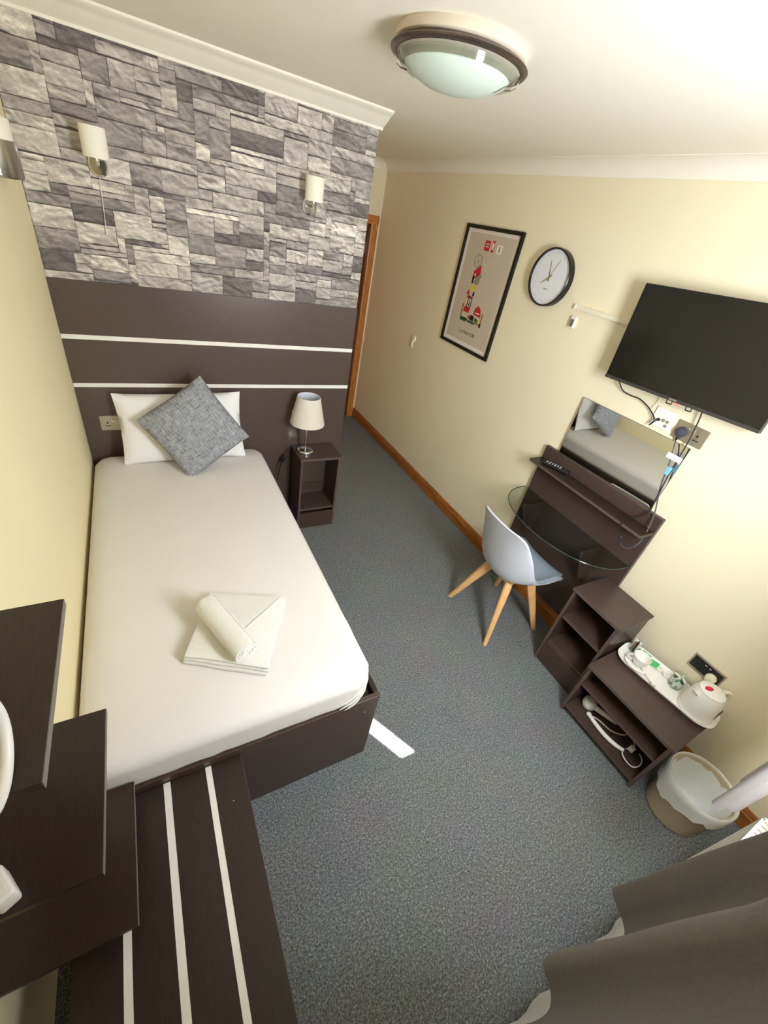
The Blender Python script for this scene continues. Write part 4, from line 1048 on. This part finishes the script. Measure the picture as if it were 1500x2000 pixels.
pole = thing('curtain_pole', 'steel curtain pole above the window', 'curtain pole', (1.3, -2.71, 2.215))
bm = B(); tube(bm, [(0.15, -2.715, 2.215), (2.4, -2.715, 2.215)], 0.011, 14, smooth=0); obj('rod', bm, steel, pole, True)
bm = B()
for x in (0.2, 2.36): box(bm, (x - 0.01, -2.9, 2.205), (x + 0.01, -2.715, 2.225))
obj('wall_bracket', bm, steel, pole)

# ------------------------------------------------------------------ wall lamps
def wall_lamp(label, loc, rz=0, group='wall lamps above the headboard'):
    t = thing('wall_lamp', label, 'wall lamp', loc, (0, 0, rz), group)
    bm = B(); lathe(bm, [(0.036, 0), (0.036, 0.008), (0.030, 0.013), (0, 0.014)], seg=40, sy=1.0, mtx=Matrix.Rotation(R(90), 3, 'X') @ Matrix.Diagonal((1, 1.12, 1)))
    obj('backplate', bm, chrome, t, True, local=True)
    bm = B(); tube(bm, [(0, -0.010, 0.0), (0, -0.050, 0.0), (0, -0.072, 0.006), (0, -0.075, 0.030)], 0.006, 12); obj('arm', bm, chrome, t, True, local=True)
    bm = B(); lathe(bm, [(0, 0.026), (0.016, 0.026), (0.018, 0.034), (0.0, 0.034)], (0, -0.075, 0), 24); obj('cup', bm, chrome, t, True, local=True)
    bm = B(); lathe(bm, [(0.046, 0.022), (0.046, 0.122), (0.0445, 0.122), (0.0445, 0.023), (0.046, 0.022)], (0, -0.078, 0), 44); obj('lamp_shade', bm, shade_m, t, True, local=True)
    bm = B(); lathe(bm, [(0.012, 0.034), (0.018, 0.06), (0.016, 0.09), (0, 0.10)], (0, -0.078, 0), 20); obj('bulb', bm, white_p, t, True, local=True)
    return t
wall_lamp('chrome wall lamp with white shade and no cord, right of two above headboard', (1.207, YF - 0.0025, 1.985))
l1 = wall_lamp('chrome wall lamp with white shade and pull cord, left of two above headboard', (0.281, YF - 0.0025, 1.968))
bm = B(); tube(bm, [(-0.002, -0.012, -0.036), (-0.006, -0.010, -0.12), (-0.012, -0.008, -0.228)], 0.0016, 6); obj('pull_cord', bm, linen, l1, True, local=True)
bm = B(); tube(bm, [(-0.012, -0.008, -0.228), (-0.0125, -0.008, -0.250)], 0.004, 8, smooth=0); obj('cord_pull', bm, linen, l1, True, local=True)
# steel uplighter on the left wall
ul = thing('wall_uplighter', 'brushed steel uplighter on the left wall at the photo edge', 'wall lamp', (0, -0.40, 1.885))
bm = B(); rings = []
def half(r_, z_, d_=1.0, n_=30): return [(0.001 + r_ * math.sin(PI * k / n_) * d_, -0.40 + r_ * 1.25 * math.cos(PI * k / n_), z_) for k in range(n_ + 1)]
ring_loft(bm, [half(0.062, 1.885), half(0.066, 1.892), half(0.066, 1.985), half(0.062, 1.985)]); obj('steel_bowl', bm, steel, ul, True)
bm = B(); ring_loft(bm, [half(0.060, 1.985), half(0.060, 2.04), half(0.050, 2.045)]); obj('frosted_top', bm, shade_m, ul, True)

# ------------------------------------------------------------------ ceiling light
LC = (1.253, -1.108, ZC)
cl = thing('ceiling_light', 'round flush ceiling light with frosted glass dome and dark steel ring', 'ceiling light', LC)
bm = B(); lathe(bm, [(0.0, 0), (0.190, 0), (0.192, -0.003), (0.192, -0.022), (0.186, -0.026), (0.0, -0.026)], seg=72); obj('pan', bm, base_lamp, cl, True, local=True)
ring_m = mat('dark_brushed_ring', (112, 98, 88), 0.35, 0.85, var=0.12, scale=30)
bm = B(); lathe(bm, [(0.158, -0.026), (0.160, -0.036), (0.180, -0.042), (0.198, -0.040), (0.201, -0.036), (0.198, -0.033), (0.184, -0.026), (0.158, -0.026)], seg=80); obj('steel_ring', bm, ring_m, cl, True, local=True, angle=60)
bm = B(); lathe(bm, [(0.176, -0.044), (0.168, -0.064), (0.165, -0.065), (0.172, -0.044)], seg=80); obj('clear_rim', bm, clear, cl, True, local=True)
bm = B(); lathe(bm, [(0.157, -0.058), (0.150, -0.064), (0.128, -0.077), (0.10, -0.088), (0.06, -0.097), (0.02, -0.101), (0.0001, -0.1015)], seg=72); dm = obj('glass_dome', bm, frosted, cl, True, local=True, angle=70)
bm = B(); lathe(bm, [(0.180, -0.0425), (0.157, -0.060), (0.150, -0.060), (0.150, -0.030)], seg=72); obj('reflector', bm, mat('satin_reflector', (170, 164, 150), 0.55, 0.25, var=0.05), cl, True, local=True)
for k, a_ in enumerate((R(-38), R(150))):
    bm = B(); d = Vector((math.cos(a_), math.sin(a_), 0)); s = Vector((-d.y, d.x, 0))
    rings = []
    for r_, z_ in ((0.184, -0.041), (0.178, -0.062), (0.164, -0.069), (0.146, -0.071), (0.122, -0.085)):
        wd = 0.011 if r_ > 0.13 else 0.003
        q = d * r_ + Vector((0, 0, z_))
        rings.append([q - s * wd, q + s * wd, q + s * wd + Vector((0, 0, -0.004)), q - s * wd + Vector((0, 0, -0.004))])
    ring_loft(bm, rings); obj('clip', bm, chrome, cl, local=True)

# ------------------------------------------------------------------ luggage bench
bn2 = thing('luggage_bench', 'low dark wood bench top with white inlay strips at the foot of the bed', 'bench', (0.22, -2.3, 0))
BY0, BY1, BZ = -1.868, -2.74, 0.435
for a, b_ in ((0.002, 0.104), (0.123, 0.2165), (0.2365, 0.339), (0.357, 0.451)):
    bm = B(); box(bm, (a, BY1, BZ - 0.022), (b_, BY0, BZ)); obj('plank', bm, wenge_y, bn2)
for a, b_ in ((0.104, 0.123), (0.2165, 0.2365), (0.339, 0.357)):
    bm = B(); box(bm, (a, BY1, BZ - 0.022), (b_, BY0, BZ - 0.0004)); o = obj('inlay_strip', bm, inlay, bn2); o['label'] = 'white inlay strip'
bm = B(); box(bm, (0.451, BY1, BZ - 0.021), (0.4522, BY0, BZ - 0.0005)); obj('edge_band', bm, edge_d, bn2)
for y in (-1.93, -2.70):
    bm = B(); box(bm, (0.01, y - 0.009, 0), (0.44, y + 0.009, BZ - 0.022)); obj('end_panel', bm, wenge, bn2)
bm = B(); box(bm, (0.01, -2.69, 0.33), (0.028, -1.94, BZ - 0.022)); obj('back_rail', bm, wenge_y, bn2)
bm = B(); box(bm, (0.425, -2.69, 0.33), (0.443, -1.94, BZ - 0.022)); obj('front_rail', bm, wenge_y, bn2)
bm = B(); box(bm, (0.403, -2.0, BZ), (0.4055, -1.9975, BZ + 0.0004)); obj('screw_cap', bm, white_p, bn2)

# ------------------------------------------------------------------ stepped shelves on the left wall
for z, lab, t_ in ((1.310, 'dark wood wall shelf on the left wall, highest of the three', 0.018), (0.926, 'dark wood wall shelf on the left wall, middle of the three', 0.016), (0.525, 'dark wood wall shelf on the left wall, lowest of the three', 0.014)):
    t = thing('wall_shelf', lab, 'shelf', (0.0, -2.035, z - t_), group='wall shelves on the left')
    bm = B(); box(bm, (-0.129, -2.206, z - t_), (0.1488, -1.869, z), 0.0006); obj('board', bm, wenge_y, t)
    bm = B(); box(bm, (0.1488, -2.206, z - t_ + 0.0005), (0.150, -1.869, z - 0.0005)); o = obj('edge_band', bm, edge_m, t); o['label'] = 'pale front edge'  # front edge in a paler grey than the board
    bm = B(); box(bm, (-0.129, -2.15, z - t_ - 0.04), (-0.117, -1.92, z - t_)); obj('batten', bm, wenge_y, t)
hp = thing('white_hoop', 'rounded white hoop standing on the highest wall shelf at the left photo edge', 'hoop', (0.111, -2.192, 1.310))
bm = B()
tube(bm, [(0.111, -2.192 + 0.064 * math.cos(2 * PI * k / 64), 1.310 + 0.0725 + 0.064 * math.sin(2 * PI * k / 64)) for k in range(64)], 0.0082, 14, smooth=0, closed=True)
obj('ring', bm, white_p, hp, True)
wb = thing('white_box', 'small white round-cornered box on the middle wall shelf at the left photo edge', 'box', (0.002, -2.172, 0.926), (0, 0, R(28)))
bm = B(); box(bm, (-0.012, -0.030, 0.0005), (0.020, 0.03, 0.045), 0.006, 3); obj('casing', bm, white_p, wb, True, local=True)
bm = B(); box(bm, (-0.008, -0.02, 0.045), (0.012, 0.02, 0.0465), 0.0006); obj('cover', bm, paper_m, wb, local=True)

for o in bpy.data.objects:
    if '_org' in o: del o['_org']
